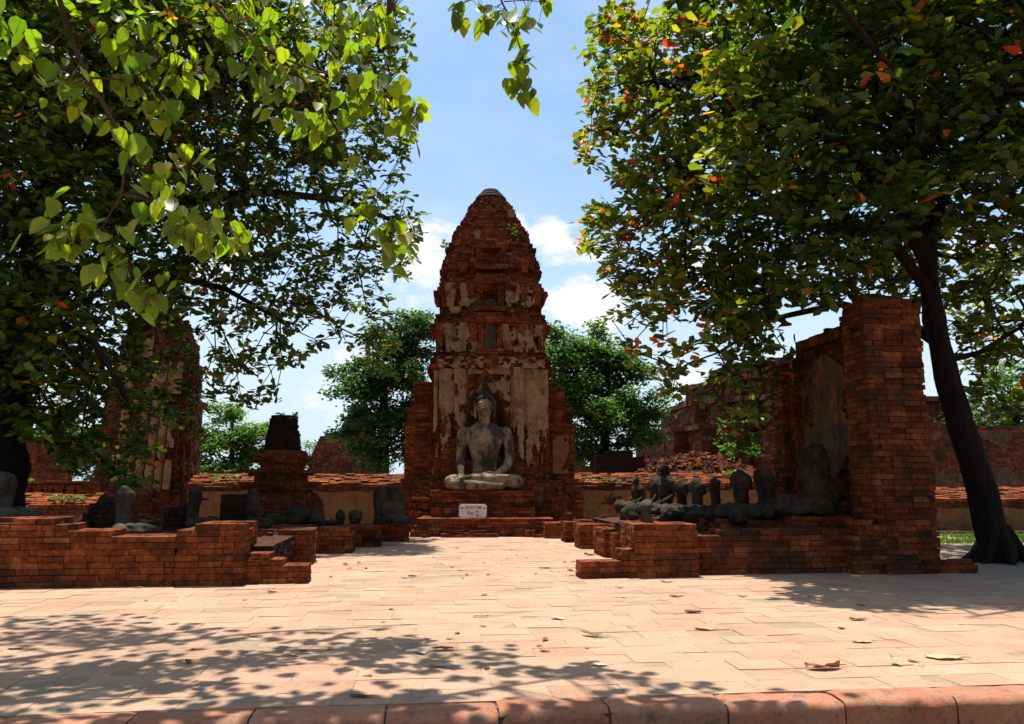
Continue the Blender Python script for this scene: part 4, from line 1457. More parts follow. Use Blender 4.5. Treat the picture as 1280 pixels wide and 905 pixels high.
block('brick_ruin', 'tiny far brick ruin in the gap right of the tower', 'ruin', 711, 741, 605, 580, 2.0, mat='brick_far', Y=40, segs=[(711, 722, 571), (722, 732, 576), (732, 741, 583)], rag=.15, rz=0)
ruin_tower('brick_ruin_mound', 'weathered far brick mound behind the left enclosure wall', 418, 46.0,
           [(None, 585, 32, 31), (585, 560, 29, 25), (560, 545, 24, 18), (545, 541, 14, 12)], ch=.14, blen=.5, shape=lambda w: redent(w, .5, .7, .93, .86))
ruin_tower('brick_ruin_mound', 'taller far brick mound hidden by the tree left of the tower', 447, 50.0,
           [(None, 560, 26, 25), (560, 530, 24, 20), (530, 505, 18, 10)], ch=.14, blen=.5, shape=lambda w: redent(w, .5, .7, .93, .86))


# ------------------------------------------------------------------ foliage
LEAF = {
    # 7-vertex obovate leaf folded along its midrib
    'obovate': (np.array([(0, 0, 0), (0, .52, -.05), (0, 1, .02), (-.17, .36, .04), (-.28, .74, .07), (.17, .36, .04), (.28, .74, .07)]),
                [(0, 1, 3), (3, 1, 4), (1, 2, 4), (0, 5, 1), (5, 6, 1), (1, 6, 2)]),
    'heart': (np.array([(0, 0, 0), (0, .3, -.035), (0, .65, -.04), (0, 1.02, .05),
                        (-.20, -.03, .03), (-.37, .18, .05), (-.36, .42, .045), (-.22, .72, .02),
                        (.20, -.03, .03), (.37, .18, .05), (.36, .42, .045), (.22, .72, .02)]),
              [(0, 1, 5, 4), (1, 2, 6, 5), (2, 7, 6), (2, 3, 7), (0, 8, 9, 1), (1, 9, 10, 2), (2, 10, 11), (2, 11, 3)]),
    'small': (np.array([(0, 0, 0), (-.30, .5, .05), (0, 1, -.04), (.30, .5, .05)]), [(0, 3, 2, 1)]),
}


def leaves_mesh(name, kind, P, D, Nn, S, T, mat, parent):
    tv, tf = LEAF[kind]
    k = len(P)
    D = D / np.linalg.norm(D, axis=1, keepdims=True)
    X = np.cross(D, Nn)
    X /= np.linalg.norm(X, axis=1, keepdims=True) + 1e-9
    Z = np.cross(X, D)
    curl = RNG.uniform(-.25, .12, k)
    V = (P[:, None, :] + S[:, None, None] * (tv[None, :, 0:1] * X[:, None, :] + tv[None, :, 1:2] * D[:, None, :] + (tv[None, :, 2:3] + curl[:, None, None] * tv[None, :, 1:2] ** 2) * Z[:, None, :]))
    nv = len(tv)
    me = bpy.data.meshes.new(name)
    loops, starts, totals = [], [], []
    base = np.arange(k) * nv
    li, st = [], []
    per = sum(len(f) for f in tf)
    flat = np.concatenate([np.array(f) for f in tf])
    L = (base[:, None] + flat[None, :]).ravel()
    lt = np.tile(np.array([len(f) for f in tf]), k)
    ls = np.concatenate(([0], np.cumsum(lt)[:-1]))
    me.vertices.add(k * nv); me.vertices.foreach_set('co', V.astype(np.float32).ravel())
    me.loops.add(len(L)); me.loops.foreach_set('vertex_index', L.astype(np.int32))
    me.polygons.add(len(lt)); me.polygons.foreach_set('loop_start', ls.astype(np.int32)); me.polygons.foreach_set('loop_total', lt.astype(np.int32))
    me.update(calc_edges=True)
    a = me.attributes.new('tint', 'FLOAT_COLOR', 'FACE')
    buf = np.ones((k, len(tf), 4), dtype=np.float32)
    buf[:, :, :3] = T[:, None, :]
    a.data.foreach_set('color', buf.ravel())
    return link(name, me, mat, parent)


def in_poly(px, py, poly):
    c = False
    j = len(poly) - 1
    for i in range(len(poly)):
        xi, yi = poly[i]; xj, yj = poly[j]
        if (yi > py) != (yj > py) and px < (xj - xi) * (py - yi) / (yj - yi) + xi: c = not c
        j = i
    return c


def skeleton(mb, seeds, seed_r, pts, tipr=.006, pw=.42, sag=.05, long=.9, maxr=.16, tint=(.5, 0, 0)):
    """grow limbs from seed nodes out to every leaf cluster; limbs thicken with what they carry"""
    nodes = [Vector(p) for p in seeds]
    path = [0.0] * len(nodes)
    par = [-1] * len(nodes)
    arr = np.zeros((len(nodes) + len(pts) * 6 + 10, 3)); pl_ = np.zeros(len(arr))
    arr[:len(nodes)] = [tuple(p) for p in nodes]
    cen = np.mean(np.array([tuple(p) for p in seeds]), axis=0)
    order = sorted(range(len(pts)), key=lambda i: np.linalg.norm(np.array(pts[i]) - cen))
    for i in order:
        q = np.array(pts[i])
        k = len(nodes)
        dd = np.linalg.norm(arr[:k] - q, axis=1)
        cost = dd + .28 * pl_[:k]
        j = int(np.argmin(cost))
        a, b = nodes[j], Vector(pts[i])
        L = (b - a).length
        m = max(1, min(5, int(L / long * 2)))
        prev = j
        off = Vector((random.gauss(0, .08), random.gauss(0, .08), random.uniform(.02, .14))) * L
        for s in range(1, m + 1):
            t = s / m
            p = a.lerp(b, t) + off * (4 * t * (1 - t)) * .5
            nodes.append(p); par.append(prev)
            arr[len(nodes) - 1] = tuple(p)
            pl_[len(nodes) - 1] = pl_[prev] + L / m
            prev = len(nodes) - 1
    cnt = [0] * len(nodes)
    child = [0] * len(nodes)
    for i in range(len(nodes)):
        if par[i] >= 0: child[par[i]] += 1
    for i in range(len(nodes) - 1, -1, -1):
        if child[i] == 0: cnt[i] += 1
        if par[i] >= 0: cnt[par[i]] += cnt[i]
    rad = [min(maxr, tipr * (c ** pw)) for c in cnt]
    for i in range(len(nodes)):
        if par[i] >= 0:
            j = par[i]
            r0 = min(rad[j], rad[i] * 1.5)
            mb.tube([nodes[j], nodes[i]], [r0, rad[i]], 5 if rad[i] < .03 else 7, tint, cap=False)


def clump_leaves(C, per, size, spread, tintf, droop=.25, kinds='rosette'):
    """rosettes of leaves round the cluster points"""
    P, D, Nn, S, T = [], [], [], [], []
    for c in C:
        c = np.array(c)
        m = max(3, int(RNG.normal(per, per * .25)))
        base = tintf(c)
        ax = np.array((RNG.normal(0, .35), RNG.normal(0, .35), 1.0)); ax /= np.linalg.norm(ax)
        for q in range(m):
            an = q * 2.4 + RNG.uniform(-.4, .4)
            el = RNG.normal(.12 - droop, .42)
            d = np.array((math.cos(an) * math.cos(el), math.sin(an) * math.cos(el), math.sin(el)))
            off = RNG.normal(0, spread, 3) * np.array((1, 1, .7))
            P.append(c + off); D.append(d)
            nn = ax + RNG.normal(0, .38, 3)
            Nn.append(nn)
            S.append(size * RNG.uniform(.65, 1.2))
            T.append(base(q))
    return np.array(P), np.array(D), np.array(Nn), np.array(S), np.array(T)


def almond_tint(red, edge=-99):
    def f(c):
        g = RNG.uniform(.6, 1.5)
        hot = RNG.random() < (red * 4.5 if c[0] < edge else red * .7)

        def leaf(q):
            r = RNG.random()
            if r < (.32 if hot else red * .15):
                return np.array(((.38, .06, .015), (.45, .12, .02), (.30, .035, .02), (.42, .22, .03))[RNG.integers(4)]) * RNG.uniform(.7, 1.15)
            k = g * RNG.uniform(.7, 1.3) * (1.35 if c[0] < edge else 1)  # sunlit fringe painted into the leaf colour: brighter and yellower left of edge
            y = RNG.random() ** (1.0 if c[0] < edge else 2.2)
            return np.array((.022 + .075 * y, .052 + .055 * y, .007)) * k
        return leaf
    return f


def make_tree(name, label, trunk_pts, trunk_r, seeds_from, clumps, leafkw, leaf_mat_, kind, roots=0, tipr=.006, maxr=.15, wob=.25, bark='bark', extra_limbs=(), group=None):
    root = empty(name, (trunk_pts[0][0], trunk_pts[0][1], trunk_pts[0][2]), 0, label, 'tree', group)
    off = Vector(trunk_pts[0])
    tp = [Vector(p) - off for p in trunk_pts]
    # resample the trunk smoothly
    dense, rr = [], []
    for i in range(len(tp) - 1):
        p0_, p1_, p2_, p3_ = tp[max(i - 1, 0)], tp[i], tp[i + 1], tp[min(i + 2, len(tp) - 1)]
        for k in range(6):
            t = k / 6
            dense.append(.5 * ((2 * p1_) + (p2_ - p0_) * t + (2 * p0_ - 5 * p1_ + 4 * p2_ - p3_) * t * t + (3 * p1_ - p0_ - 3 * p2_ + p3_) * t ** 3))
            rr.append(trunk_r[i] + (trunk_r[i + 1] - trunk_r[i]) * t)
    dense.append(tp[-1]); rr.append(trunk_r[-1])
    tm = MB()
    tm.tube(dense, rr, 22, wob=wob, seed=random.random() * 9)
    for k in range(roots):
        an = 2 * math.pi * k / roots + random.uniform(-.3, .3)
        d = Vector((math.cos(an), math.sin(an), 0))
        r0 = trunk_r[0]
        tm.tube([d * r0 * .35 + Vector((0, 0, r0 * 1.9)), d * r0 * .85 + Vector((0, 0, r0 * .9)), d * r0 * 1.25 + Vector((0, 0, r0 * .3)), d * r0 * 1.75 + Vector((0, 0, .0)), d * r0 * 2.3 + Vector((0, 0, -.08))],
                [r0 * .36, r0 * .36, r0 * .28, r0 * .17, r0 * .08], 9, wob=.25, seed=k)
    tm.build('trunk', M[bark], root, True)
    bmx = MB()
    seeds = [tuple(p) for p in dense[int(len(dense) * seeds_from):]]
    for lim in extra_limbs:
        lp_ = [Vector(p) - off for p in lim[0]]
        bmx.tube(lp_, lim[1], 9, wob=.2)
        for i in range(len(lp_) - 1):
            for q in range(4): seeds.append(tuple(lp_[i].lerp(lp_[i + 1], q / 4)))
        seeds.append(tuple(lp_[-1]))
    C = [tuple(Vector(c) - off) for c in clumps]
    skeleton(bmx, seeds, .1, C, tipr=tipr, maxr=maxr)
    bmx.build('limbs', M[bark], root, True)
    P, D, Nn, S, T = clump_leaves(C, **leafkw)
    leaves_mesh('crown', kind, P, D, Nn, S, T, M[leaf_mat_], root)
    return root


def sample(poly, count, yfun, thin=None, zmax=99, zmin=.9, xc=1e9):
    out = []
    xs = [p[0] for p in poly]; ys = [p[1] for p in poly]
    tries = 0
    while len(out) < count and tries < count * 60:
        tries += 1
        px, py = random.uniform(min(xs), max(xs)), random.uniform(min(ys), max(ys))
        if not in_poly(px, py, poly): continue
        if thin and random.random() > thin(px, py): continue
        p = at(px, py, yfun(px, py))
        if zmin < p.z < zmax: out.append(tuple(p))
    return out


def lerp(a, b, t): return a + (b - a) * min(1, max(0, t))


# --- right almond tree: leaning trunk beside the niche wall, crown over the right half
T0 = ground(1250, 702)
trunkR = [T0, at(1232, 630, T0.y), at(1205, 540, T0.y - .1), at(1184, 470, T0.y - .2), at(1168, 400, T0.y - .3), at(1160, 340, T0.y - .4), at(1158, 260, T0.y - .5), at(1150, 170, T0.y - .5)]
trR = [.30, .24, .21, .195, .175, .15, .11, .085]
polyR = [(735, 28), (800, -30), (900, -170), (1480, -170), (1480, 470), (1310, 520), (1235, 540), (1205, 470), (1185, 400), (1130, 372), (1080, 362), (1010, 385), (975, 470), (950, 540), (925, 570), (905, 520), (872, 500),
         (840, 492), (820, 470), (795, 455), (770, 430), (760, 390), (765, 350), (720, 300), (735, 262), (790, 240), (745, 215), (722, 190), (740, 130), (722, 92)]


def thinR(px, py):
    d = 1.0
    if px < 800: d *= lerp(.5, 1.0, (px - 715) / 85)
    if py > 330: d *= lerp(1, .42, (py - 330) / 160)
    if px > 1150 and 180 < py < 520: d *= .8
    # the open sky below the crown
    if 790 < px < 880 and 395 < py < 480: d *= .18
    if 960 < px < 1090 and py > 385: d *= .12
    return d


def yR(px, py):
    if random.random() < .2 and py < 260 and px > 880: return random.uniform(10.4, 12)
    far = lerp(17.5, 15.0, (px - 720) / 350)
    near = lerp(14.8, 11.2, (px - 730) / 260)
    if px > 1120 and py > 300: near = 13.5; far = 18.5
    return random.uniform(near, far)


def shade_clumps(cx, cy, rad, z0, z1, count):  # extra leaf clumps added high over a crown to keep its inside in shade
    out = []
    for k in range(count):
        an, t = random.uniform(0, 2 * math.pi), math.sqrt(random.random())
        out.append((cx + rad * t * math.cos(an), cy + rad * t * math.sin(an), lerp(z1, z0, t ** 2) + random.gauss(0, .3)))
    return out


clR = sample(polyR, 3900, yR, thinR, zmax=11.5) + shade_clumps(8.8, 15.0, 4.2, 8.6, 11.0, 850)
limR = []
for (pts, r0) in (([(1166, 370, -.3), (1120, 310, -1.0), (1040, 260, -1.4), (940, 235, -1.2), (860, 220, -.3)], .105),
                  ([(1160, 330, -.4), (1110, 230, -1.8), (1010, 150, -2.4), (900, 110, -1.5), (820, 100, .4)], .15),
                  ([(1158, 300, -.4), (1200, 200, -1.5), (1260, 120, -2.6), (1340, 40, -3.0)], .09),
                  ([(1175, 430, -.2), (1130, 400, .8), (1050, 380, 1.8), (960, 400, 2.5), (900, 440, 2.6)], .11),
                  ([(1186, 450, -.2), (1225, 440, .6), (1290, 400, 1.2), (1380, 360, 1.5)], .055),
                  ([(1158, 280, -.5), (1140, 120, -3.0), (1060, 20, -3.8), (1000, -60, -4)], .075)):
    L_ = [at(x_, y_, T0.y + dy) for (x_, y_, dy) in pts]
    limR.append((L_, [r0 * (1 - .68 * i / (len(L_) - 1)) for i in range(len(L_))]))
make_tree('almond_tree', 'large broad leaved tree with leaning dark trunk and reddening leaves on the right', trunkR, trR, .62, clR,
          dict(per=11, size=.23, spread=.085, tintf=almond_tint(.05, -5.0), droop=.2), 'leaf', 'obovate', roots=8, tipr=.008, maxr=.11, extra_limbs=limR)

# --- left almond tree: trunk at the left edge, dark crown
TL = Vector((at(2, 560, 15.2).x, 15.2, 0))
trunkL = [TL, at(2, 600, 15.2), at(6, 520, 15.2), at(16, 430, 15.2), at(40, 340, 15.2), at(60, 240, 15.2), at(90, 140, 15.0)]
trL = [.52, .42, .40, .38, .30, .24, .16]
polyL = [(-230, -160), (470, -150), (505, -20), (512, 60), (498, 120), (515, 165), (500, 205), (535, 245), (528, 300), (505, 345), (486, 368), (500, 400), (520, 440), (500, 480), (452, 478), (440, 440), (410, 432), (385, 450), (340, 505),
         (300, 512), (262, 500), (248, 560), (225, 520), (205, 560), (182, 628), (150, 610), (120, 560), (92, 590), (60, 560), (30, 540), (-60, 520), (-230, 480)]


def thinL(px, py):
    d = 1.0
    if py > 300 and px > 230: d *= lerp(.9, .5, (py - 300) / 90)
    if px > 430: d *= .8
    if px > 180 and py > 400: d *= .7
    if 130 < px < 260 and 390 < py < 600: d *= .6
    if 330 < px < 540 and 200 < py < 300: d *= .5
    if px < 130 and py > 480: d *= .8
    return d


def yL(px, py):
    return random.uniform(lerp(12.4, 17.3, (px - 60) / 330), lerp(18, 21.0, (px - 100) / 350))


clL = sample(polyL, 5600, yL, thinL, zmax=13.5) + shade_clumps(-8.8, 17.6, 4.8, 9.5, 12.5, 1000)
limL = []
for (pts, r0) in (([(40, 340, 0), (110, 280, .5), (220, 250, 1.5), (330, 240, 2.5), (430, 250, 3.2), (500, 280, 3.4)], .17),
                  ([(30, 380, 0), (100, 350, .6), (190, 340, 1.4), (280, 360, 2.2), (350, 400, 2.8)], .13),
                  ([(60, 240, 0), (150, 150, .5), (270, 100, 1.6), (400, 90, 2.6), (480, 120, 3)], .16),
                  ([(16, 430, 0), (70, 400, -1.4), (120, 430, -2.0), (160, 500, -2.2)], .10),
                  ([(60, 240, 0), (20, 100, -1), (-60, 0, -2)], .15)):
    L_ = [at(x_, y_, 15.2 + dy) for (x_, y_, dy) in pts]
    limL.append((L_, [r0 * (1 - .72 * i / (len(L_) - 1)) for i in range(len(L_))]))
make_tree('almond_tree', 'large dark shady tree with thick trunk at the left edge', trunkL, trL, .6, clL,
          dict(per=10, size=.225, spread=.09, tintf=almond_tint(.04), droop=.25), 'leaf', 'obovate', roots=6, tipr=.008, maxr=.12, extra_limbs=limL)

# --- near tree: bright heart shaped leaves hanging into the top of the view
ntb = Vector((-6.2, 5.0, -KERB_H - .06))
nt = empty('overhanging_tree', ntb, 0, 'near branches with large bright yellow green heart shaped leaves along the top', 'tree')
tm = MB()
tr_pts = [(0, 0, 0), (.08, .05, 1.2), (-.05, .1, 2.4), (.1, .15, 3.6), (.3, .25, 4.8), (.5, .4, 6.0)]
tm.tube(tr_pts, [.30, .24, .21, .19, .16, .11], 14, wob=.25)
tm.build('trunk', M['bark'], nt, True)
br = MB()
lv = {'P': [], 'D': [], 'N': [], 'S': [], 'T': []}


NEAR = 1.27


def L3(pts):
    return [at(x_, y_, Y_ * NEAR) - ntb for (x_, y_, Y_) in pts]


def heart_tint():
    k = RNG.uniform(.7, 1.25)
    y = RNG.random()
    return np.array((.075 + .10 * y, .125 + .05 * y, .012)) * k


def leaf_cluster(px, py, Y_, rpx, cnt, seeds, size=.15):
    Y_ *= NEAR
    size *= NEAR * .95
    s = Y_ / F
    c = np.array(tuple(at(px, py, Y_) - ntb))
    for q in range(int(cnt * 1.45)):
        o = RNG.normal(0, .46, 3) * rpx * s
        o[1] *= 1.3
        tip = c + o
        # petiole from nearest branch point
        j = int(np.argmin(np.linalg.norm(seeds - tip, axis=1)))
        a = RNG.uniform(0, 2 * math.pi)
        d = np.array((math.cos(a) * .55, math.sin(a) * .55, -RNG.uniform(.35, 1.3)))
        lv['P'].append(tip); lv['D'].append(d)
        lv['N'].append(np.array((math.cos(a) * .9 + RNG.normal(0, .4), math.sin(a) * .9 + RNG.normal(0, .4), RNG.uniform(.3, 1.2))))
        lv['S'].append(size * RNG.uniform(.5, 1.2)); lv['T'].append(heart_tint())


BR = [
    ([(73, -6, 5.3), (84, 35, 5.25), (110, 97, 5.2), (141, 150, 5.15), (157, 199, 5.1), (152, 243, 5.1), (128, 283, 5.05), (100, 292, 5.0)], .026, .006),
    ([(152, 243, 5.1), (185, 250, 5.05), (212, 265, 5.0), (265, 283, 4.95), (305, 287, 4.9)], .012, .005),
    ([(258, -8, 5.9), (296, 40, 5.8), (349, 71, 5.8), (393, 115, 5.9), (424, 168, 6.0), (442, 212, 6.1), (470, 250, 6.1), (490, 300, 6.1)], .024, .005),
    ([(349, 71, 5.8), (400, 90, 5.7), (450, 100, 5.6), (500, 130, 5.6), (525, 145, 5.6)], .013, .005),
    ([(380, -8, 6.4), (410, 30, 6.3), (460, 40, 6.2), (490, 15, 6.2)], .014, .005),
    ([(84, 35, 5.25), (60, 60, 5.3), (40, 55, 5.4), (12, 45, 5.4)], .010, .004),
    ([(110, 97, 5.2), (160, 100, 5.4), (200, 80, 5.5), (250, 90, 5.6)], .010, .004),
    ([(157, 199, 5.1), (200, 215, 5.2), (235, 205, 5.3)], .008, .004),
    ([(128, 283, 5.05), (145, 310, 5.0), (175, 340, 5.0), (190, 365, 5.0)], .008, .004),
    ([(620, -14, 5.6), (630, 8, 5.6), (640, 25, 5.6), (650, 60, 5.55), (656, 90, 5.55), (655, 110, 5.5)], .010, .004),
    ([(620, -14, 5.6), (590, -2, 5.6), (572, 8, 5.6), (560, 14, 5.6)], .007, .004),
    ([(630, 2, 5.6), (660, 0, 5.5), (685, 4, 5.5)], .006, .003),
]
seeds_all = []
for (pts, r0, r1) in BR:
    P_ = L3(pts)
    br.tube(P_, [r0 + (r1 - r0) * i / (len(P_) - 1) for i in range(len(P_))], 7, wob=.15)
    for i in range(len(P_) - 1):
        for q in range(5): seeds_all.append(tuple(P_[i].lerp(P_[i + 1], q / 5)))
# boughs from the trunk above the frame that carry these branches
def bough(pts, r):
    br.tube([Vector(p) for p in pts], r, 9, wob=.2)
    for i in range(len(pts) - 1):
        for q in range(5): seeds_all.append(tuple(Vector(pts[i]).lerp(Vector(pts[i + 1]), q / 5)))


b1 = L3([(73, -6, 5.3)])[0]; b2 = L3([(258, -8, 5.9)])[0]; b3 = L3([(380, -8, 6.4)])[0]; b4 = L3([(620, -14, 5.6)])[0]
bough([(.2, .2, 4.2), (1.0, .9, 5.2), tuple(b1 + Vector((-.3, -.1, .45))), tuple(b1)], [.13, .09, .05, .027])
bough([(.35, .3, 5.0), (1.6, .8, 5.7), tuple(b2 + Vector((-.5, -.1, .45))), tuple(b2)], [.13, .10, .055, .025])
bough([(1.6, .8, 5.7), (2.9, 1.4, 6.1), tuple(b3 + Vector((-.2, -.1, .4))), tuple(b3)], [.08, .06, .03, .015])
bough([(.5, .4, 5.9), (2.2, .3, 6.3), (4.0, .7, 6.1), tuple(b4 + Vector((0, -.1, .25))), tuple(b4)], [.11, .085, .06, .02, .011])
bough([(2.2, .3, 6.3), (3.2, .5, 6.2), (4.6, .6, 6.0), (6.2, .6, 5.9), (7.6, .7, 5.8), (8.6, .8, 5.8)], [.07, .05, .035, .025, .016, .01])
bough([(.5, .4, 5.9), (1.2, 2.0, 6.9), (2.2, 3.2, 7.6), (3.4, 4.0, 8.0), (4.6, 4.4, 8.2)], [.11, .085, .06, .035, .015])
bough([(.3, .2, 4.9), (1.4, .3, 5.6), (2.5, .5, 5.9), (3.8, .6, 6.0)], [.09, .06, .035, .015])
S_arr = np.array(seeds_all)
for (px, py, Y_, rr_, cnt) in ((40, 52, 5.4, 42, 17), (85, 110, 5.2, 42, 20), (20, 40, 5.4, 30, 8), (140, 25, 5.3, 45, 16), (205, 55, 5.5, 45, 18), (165, 95, 5.4, 35, 12), (240, 80, 5.6, 35, 14), (290, 25, 5.8, 45, 18), (310, 90, 5.8, 40, 18),
                               (355, 110, 5.8, 42, 22), (390, 145, 5.9, 32, 14), (340, 30, 5.9, 45, 14), (415, 25, 6.3, 45, 18), (470, 20, 6.2, 38, 18), (435, 80, 5.7, 38, 16), (475, 115, 5.6, 38, 20), (510, 140, 5.6, 28, 16), (445, 140, 5.9, 30, 10),
                               (440, 200, 6.1, 20, 6), (460, 255, 6.1, 26, 12), (485, 285, 6.1, 28, 16), (497, 312, 6.1, 20, 8), (85, 285, 5.0, 38, 18), (120, 300, 5.0, 38, 14), (205, 262, 5.0, 36, 14), (245, 285, 4.95, 36, 14),
                               (285, 290, 4.9, 30, 12), (145, 335, 5.0, 36, 14), (185, 362, 5.0, 34, 12), (210, 225, 5.2, 28, 8), (240, 205, 5.3, 28, 8), (165, 175, 5.1, 26, 6), (200, 130, 5.5, 36, 10), (130, 150, 5.2, 30, 6)):
    leaf_cluster(px, py, Y_, rr_, cnt, S_arr)
for (px, py, cnt, rr_) in ((575, 12, 6, 16), (608, 18, 7, 18), (632, 30, 8, 22), (660, 18, 6, 18), (655, 75, 7, 20), (657, 105, 10, 22), (648, 118, 5, 14), (685, 4, 3, 10)):
    leaf_cluster(px, py, 5.55, rr_, cnt, S_arr, .155)
# sprays above the frame whose shade falls on the kerb
spray = []
for k in range(30):
    x_ = random.uniform(-4.2, 1.5)
    spray.append((x_, 5.95 + random.uniform(-.3, .4), random.uniform(5.75, 6.3), 30 if x_ < .4 else 16, .42))
for k in range(14):
    x_ = random.uniform(-4.8, -.4)
    spray.append((x_, random.uniform(6.2, 8.0), random.uniform(6.4, 7.4), 18, .5))
for k in range(15):
    spray.append((random.uniform(-5.6, -1.4), random.uniform(8.5, 9.7), random.uniform(7.4, 8.3), 16, .5))
spray += [(.55, 6.9, 6.6, 16, .4), (1.2, 6.1, 5.9, 12, .3), (2.1, 6.2, 5.9, 9, .28)]
for (x_, y_, z_, cnt, rad_) in spray:
    c = np.array((x_, y_, z_)) - np.array(tuple(ntb))
    for q in range(cnt):
        tip = c + RNG.normal(0, .5, 3) * rad_ * np.array((1.3, .8, .5))
        a = RNG.uniform(0, 6.28)
        lv['P'].append(tip); lv['D'].append(np.array((math.cos(a) * .8, math.sin(a) * .8, -RNG.uniform(.1, .9))))
        lv['N'].append(np.array((math.cos(a) * .5, math.sin(a) * .5, 1.0)) + RNG.normal(0, .3, 3)); lv['S'].append(.18 * RNG.uniform(.7, 1.15)); lv['T'].append(heart_tint())
# twigs: a thin stalk from each leaf to the nearest branch point
for P_ in lv['P']:
    j = int(np.argmin(np.linalg.norm(S_arr - P_, axis=1)))
    a = Vector(S_arr[j]); b = Vector(P_)
    mid = a.lerp(b, .55) + Vector((0, 0, .12 * (b - a).length))
    br.tube([a, mid, b], [.0045, .003, .0016], 4, cap=False)
br.build('branches', M['twig'], nt, True)
leaves_mesh('leaves', 'heart', np.array(lv['P']), np.array(lv['D']), np.array(lv['N']), np.array(lv['S']), np.array(lv['T']), M['leaf_near'], nt)


# --- background trees
def bg_tree(name, label, px, Y, lobes, leaves_n, size, col, trunk_h=None):
    """lobes: (px, py, radius px)"""
    s = Y / F
    base = Vector((at(px, 600, Y).x, Y, 0))
    root = empty(name, base, 0, label, 'tree', 'trees beyond the ruins')
    C, Cc = [], []
    tot = sum(l[2] ** 2 for l in lobes)
    P, D, Nn, S, T = [], [], [], [], []
    for (lx, ly, lr) in lobes:
        c = np.array(tuple(at(lx, ly, Y + random.uniform(-1, 1) * lr * s * .5) - base))
        r = lr * s
        Cc.append(tuple(c))
        m = int(leaves_n * lr * lr / tot / 9)
        nb = max(5, int(lr / 3.2))
        for b_ in range(nb):
            v = RNG.normal(0, 1, 3); v /= np.linalg.norm(v)
            bc = c + v * r * RNG.uniform(.5, 1.15) * np.array((1, 1, .85))
            br_ = r * RNG.uniform(.28, .55)
            for k in range(max(2, int(m / nb))):
                v2 = RNG.normal(0, 1, 3); v2 /= np.linalg.norm(v2)
                C.append(tuple(bc + v2 * br_ * RNG.uniform(.3, 1.1) * np.array((1.25, 1.25, .6))))
    mb = MB()
    top = np.mean(np.array(Cc), axis=0)
    tp = [(0, 0, 0), (top[0] * .2, top[1] * .2, top[2] * .3), (top[0] * .6, top[1] * .6, top[2] * .62), tuple(top)]
    mb.tube(tp, [.32, .25, .2, .1], 10, wob=.2)
    sd = [tuple(Vector(tp[1]).lerp(Vector(tp[3]), k / 8)) for k in range(9)]
    skeleton(mb, sd, .1, Cc + C[::9], tipr=.02, maxr=.14, long=1.5)
    mb.build('trunk', M['bark'], root, True)

    def tintf(c):
        g = RNG.uniform(.7, 1.3)
        return lambda q: np.array(col) * g * RNG.uniform(.75, 1.25)
    P, D, Nn, S, T = clump_leaves(C, 9, size * .85, size * .8, tintf, droop=.1)
    leaves_mesh('crown', 'small', P, D, Nn, S, T, M['leaf_far'], root)


bg_tree('bushy_tree', 'dense green tree standing right behind the tower on its right', 752, 33.0,
        [(720, 470, 48), (735, 440, 34), (700, 440, 32), (760, 470, 40), (790, 510, 34), (750, 530, 46), (710, 520, 44), (800, 530, 24), (770, 555, 34), (700, 560, 30), (818, 520, 15), (787, 470, 20), (742, 415, 16), (812, 548, 14), (772, 440, 16)], 34000, .22, (.06, .13, .022))
bg_tree('bushy_tree', 'dark green tree rising left of the tower', 478, 33.0,
        [(500, 420, 30), (480, 450, 36), (515, 450, 34), (455, 480, 32), (500, 490, 38), (470, 520, 38), (520, 530, 30), (440, 465, 22), (490, 560, 34), (452, 550, 24), (533, 408, 20), (428, 488, 14), (515, 400, 16), (470, 425, 18), (445, 520, 14)], 27000, .22, (.042, .098, .02))
bg_tree('bushy_tree', 'bright green bushy tree between the left tower and the small shrine', 290, 44.0,
        [(290, 540, 34), (265, 555, 28), (315, 550, 30), (280, 575, 28), (310, 580, 26), (250, 580, 22), (335, 570, 16), (275, 515, 20)], 13000, .28, (.085, .16, .03))
bg_tree('bushy_tree', 'green tree glimpsed low between trunk and ruin at far left', 80, 40.0,
        [(80, 550, 38), (50, 570, 30), (110, 570, 30), (70, 520, 26), (105, 590, 24)], 9000, .26, (.06, .12, .028))
bg_tree('bushy_tree', 'leafy tree at the far right edge behind the red wall', 1270, 34.0,
        [(1250, 500, 40), (1290, 480, 50), (1220, 520, 26), (1320, 510, 50)], 9000, .25, (.06, .12, .025))
bg_tree('bushy_tree', 'pale feathery tree behind the far left brick mound', 388, 60.0,
        [(390, 565, 14), (378, 575, 12), (400, 578, 10)], 1500, .25, (.10, .16, .06))


# ------------------------------------------------------------------ weeds, grass and litter
def weeds(name, label, boxes, size, cnt, col, kind='stuff'):
    P, D, Nn, S, T = [], [], [], [], []
    for (x0, x1, y0, y1, Y0, Y1) in boxes:
        for k in range(cnt):
            px, t = random.uniform(x0, x1), random.random()
            if cnt > 50 and noise.noise(Vector((px * .06, x0, 2.0))) < -.12: continue
            p = at(px, lerp(y1, y0, t), lerp(Y0, Y1, t))
            P.append(tuple(p)); a = RNG.uniform(0, 6.28)
            D.append((math.cos(a), math.sin(a), RNG.uniform(-.3, 1))); Nn.append(RNG.normal(0, .5, 3) + np.array((0, 0, .8)))
            S.append(size * RNG.uniform(.5, 1.2)); T.append(np.array(col) * RNG.uniform(.6, 1.4))
    o = leaves_mesh(name, 'small', np.array(P), np.array(D), np.array(Nn), np.array(S), np.array(T), M['leaf_far'], None)
    tag(o, label, 'weeds', None, kind)


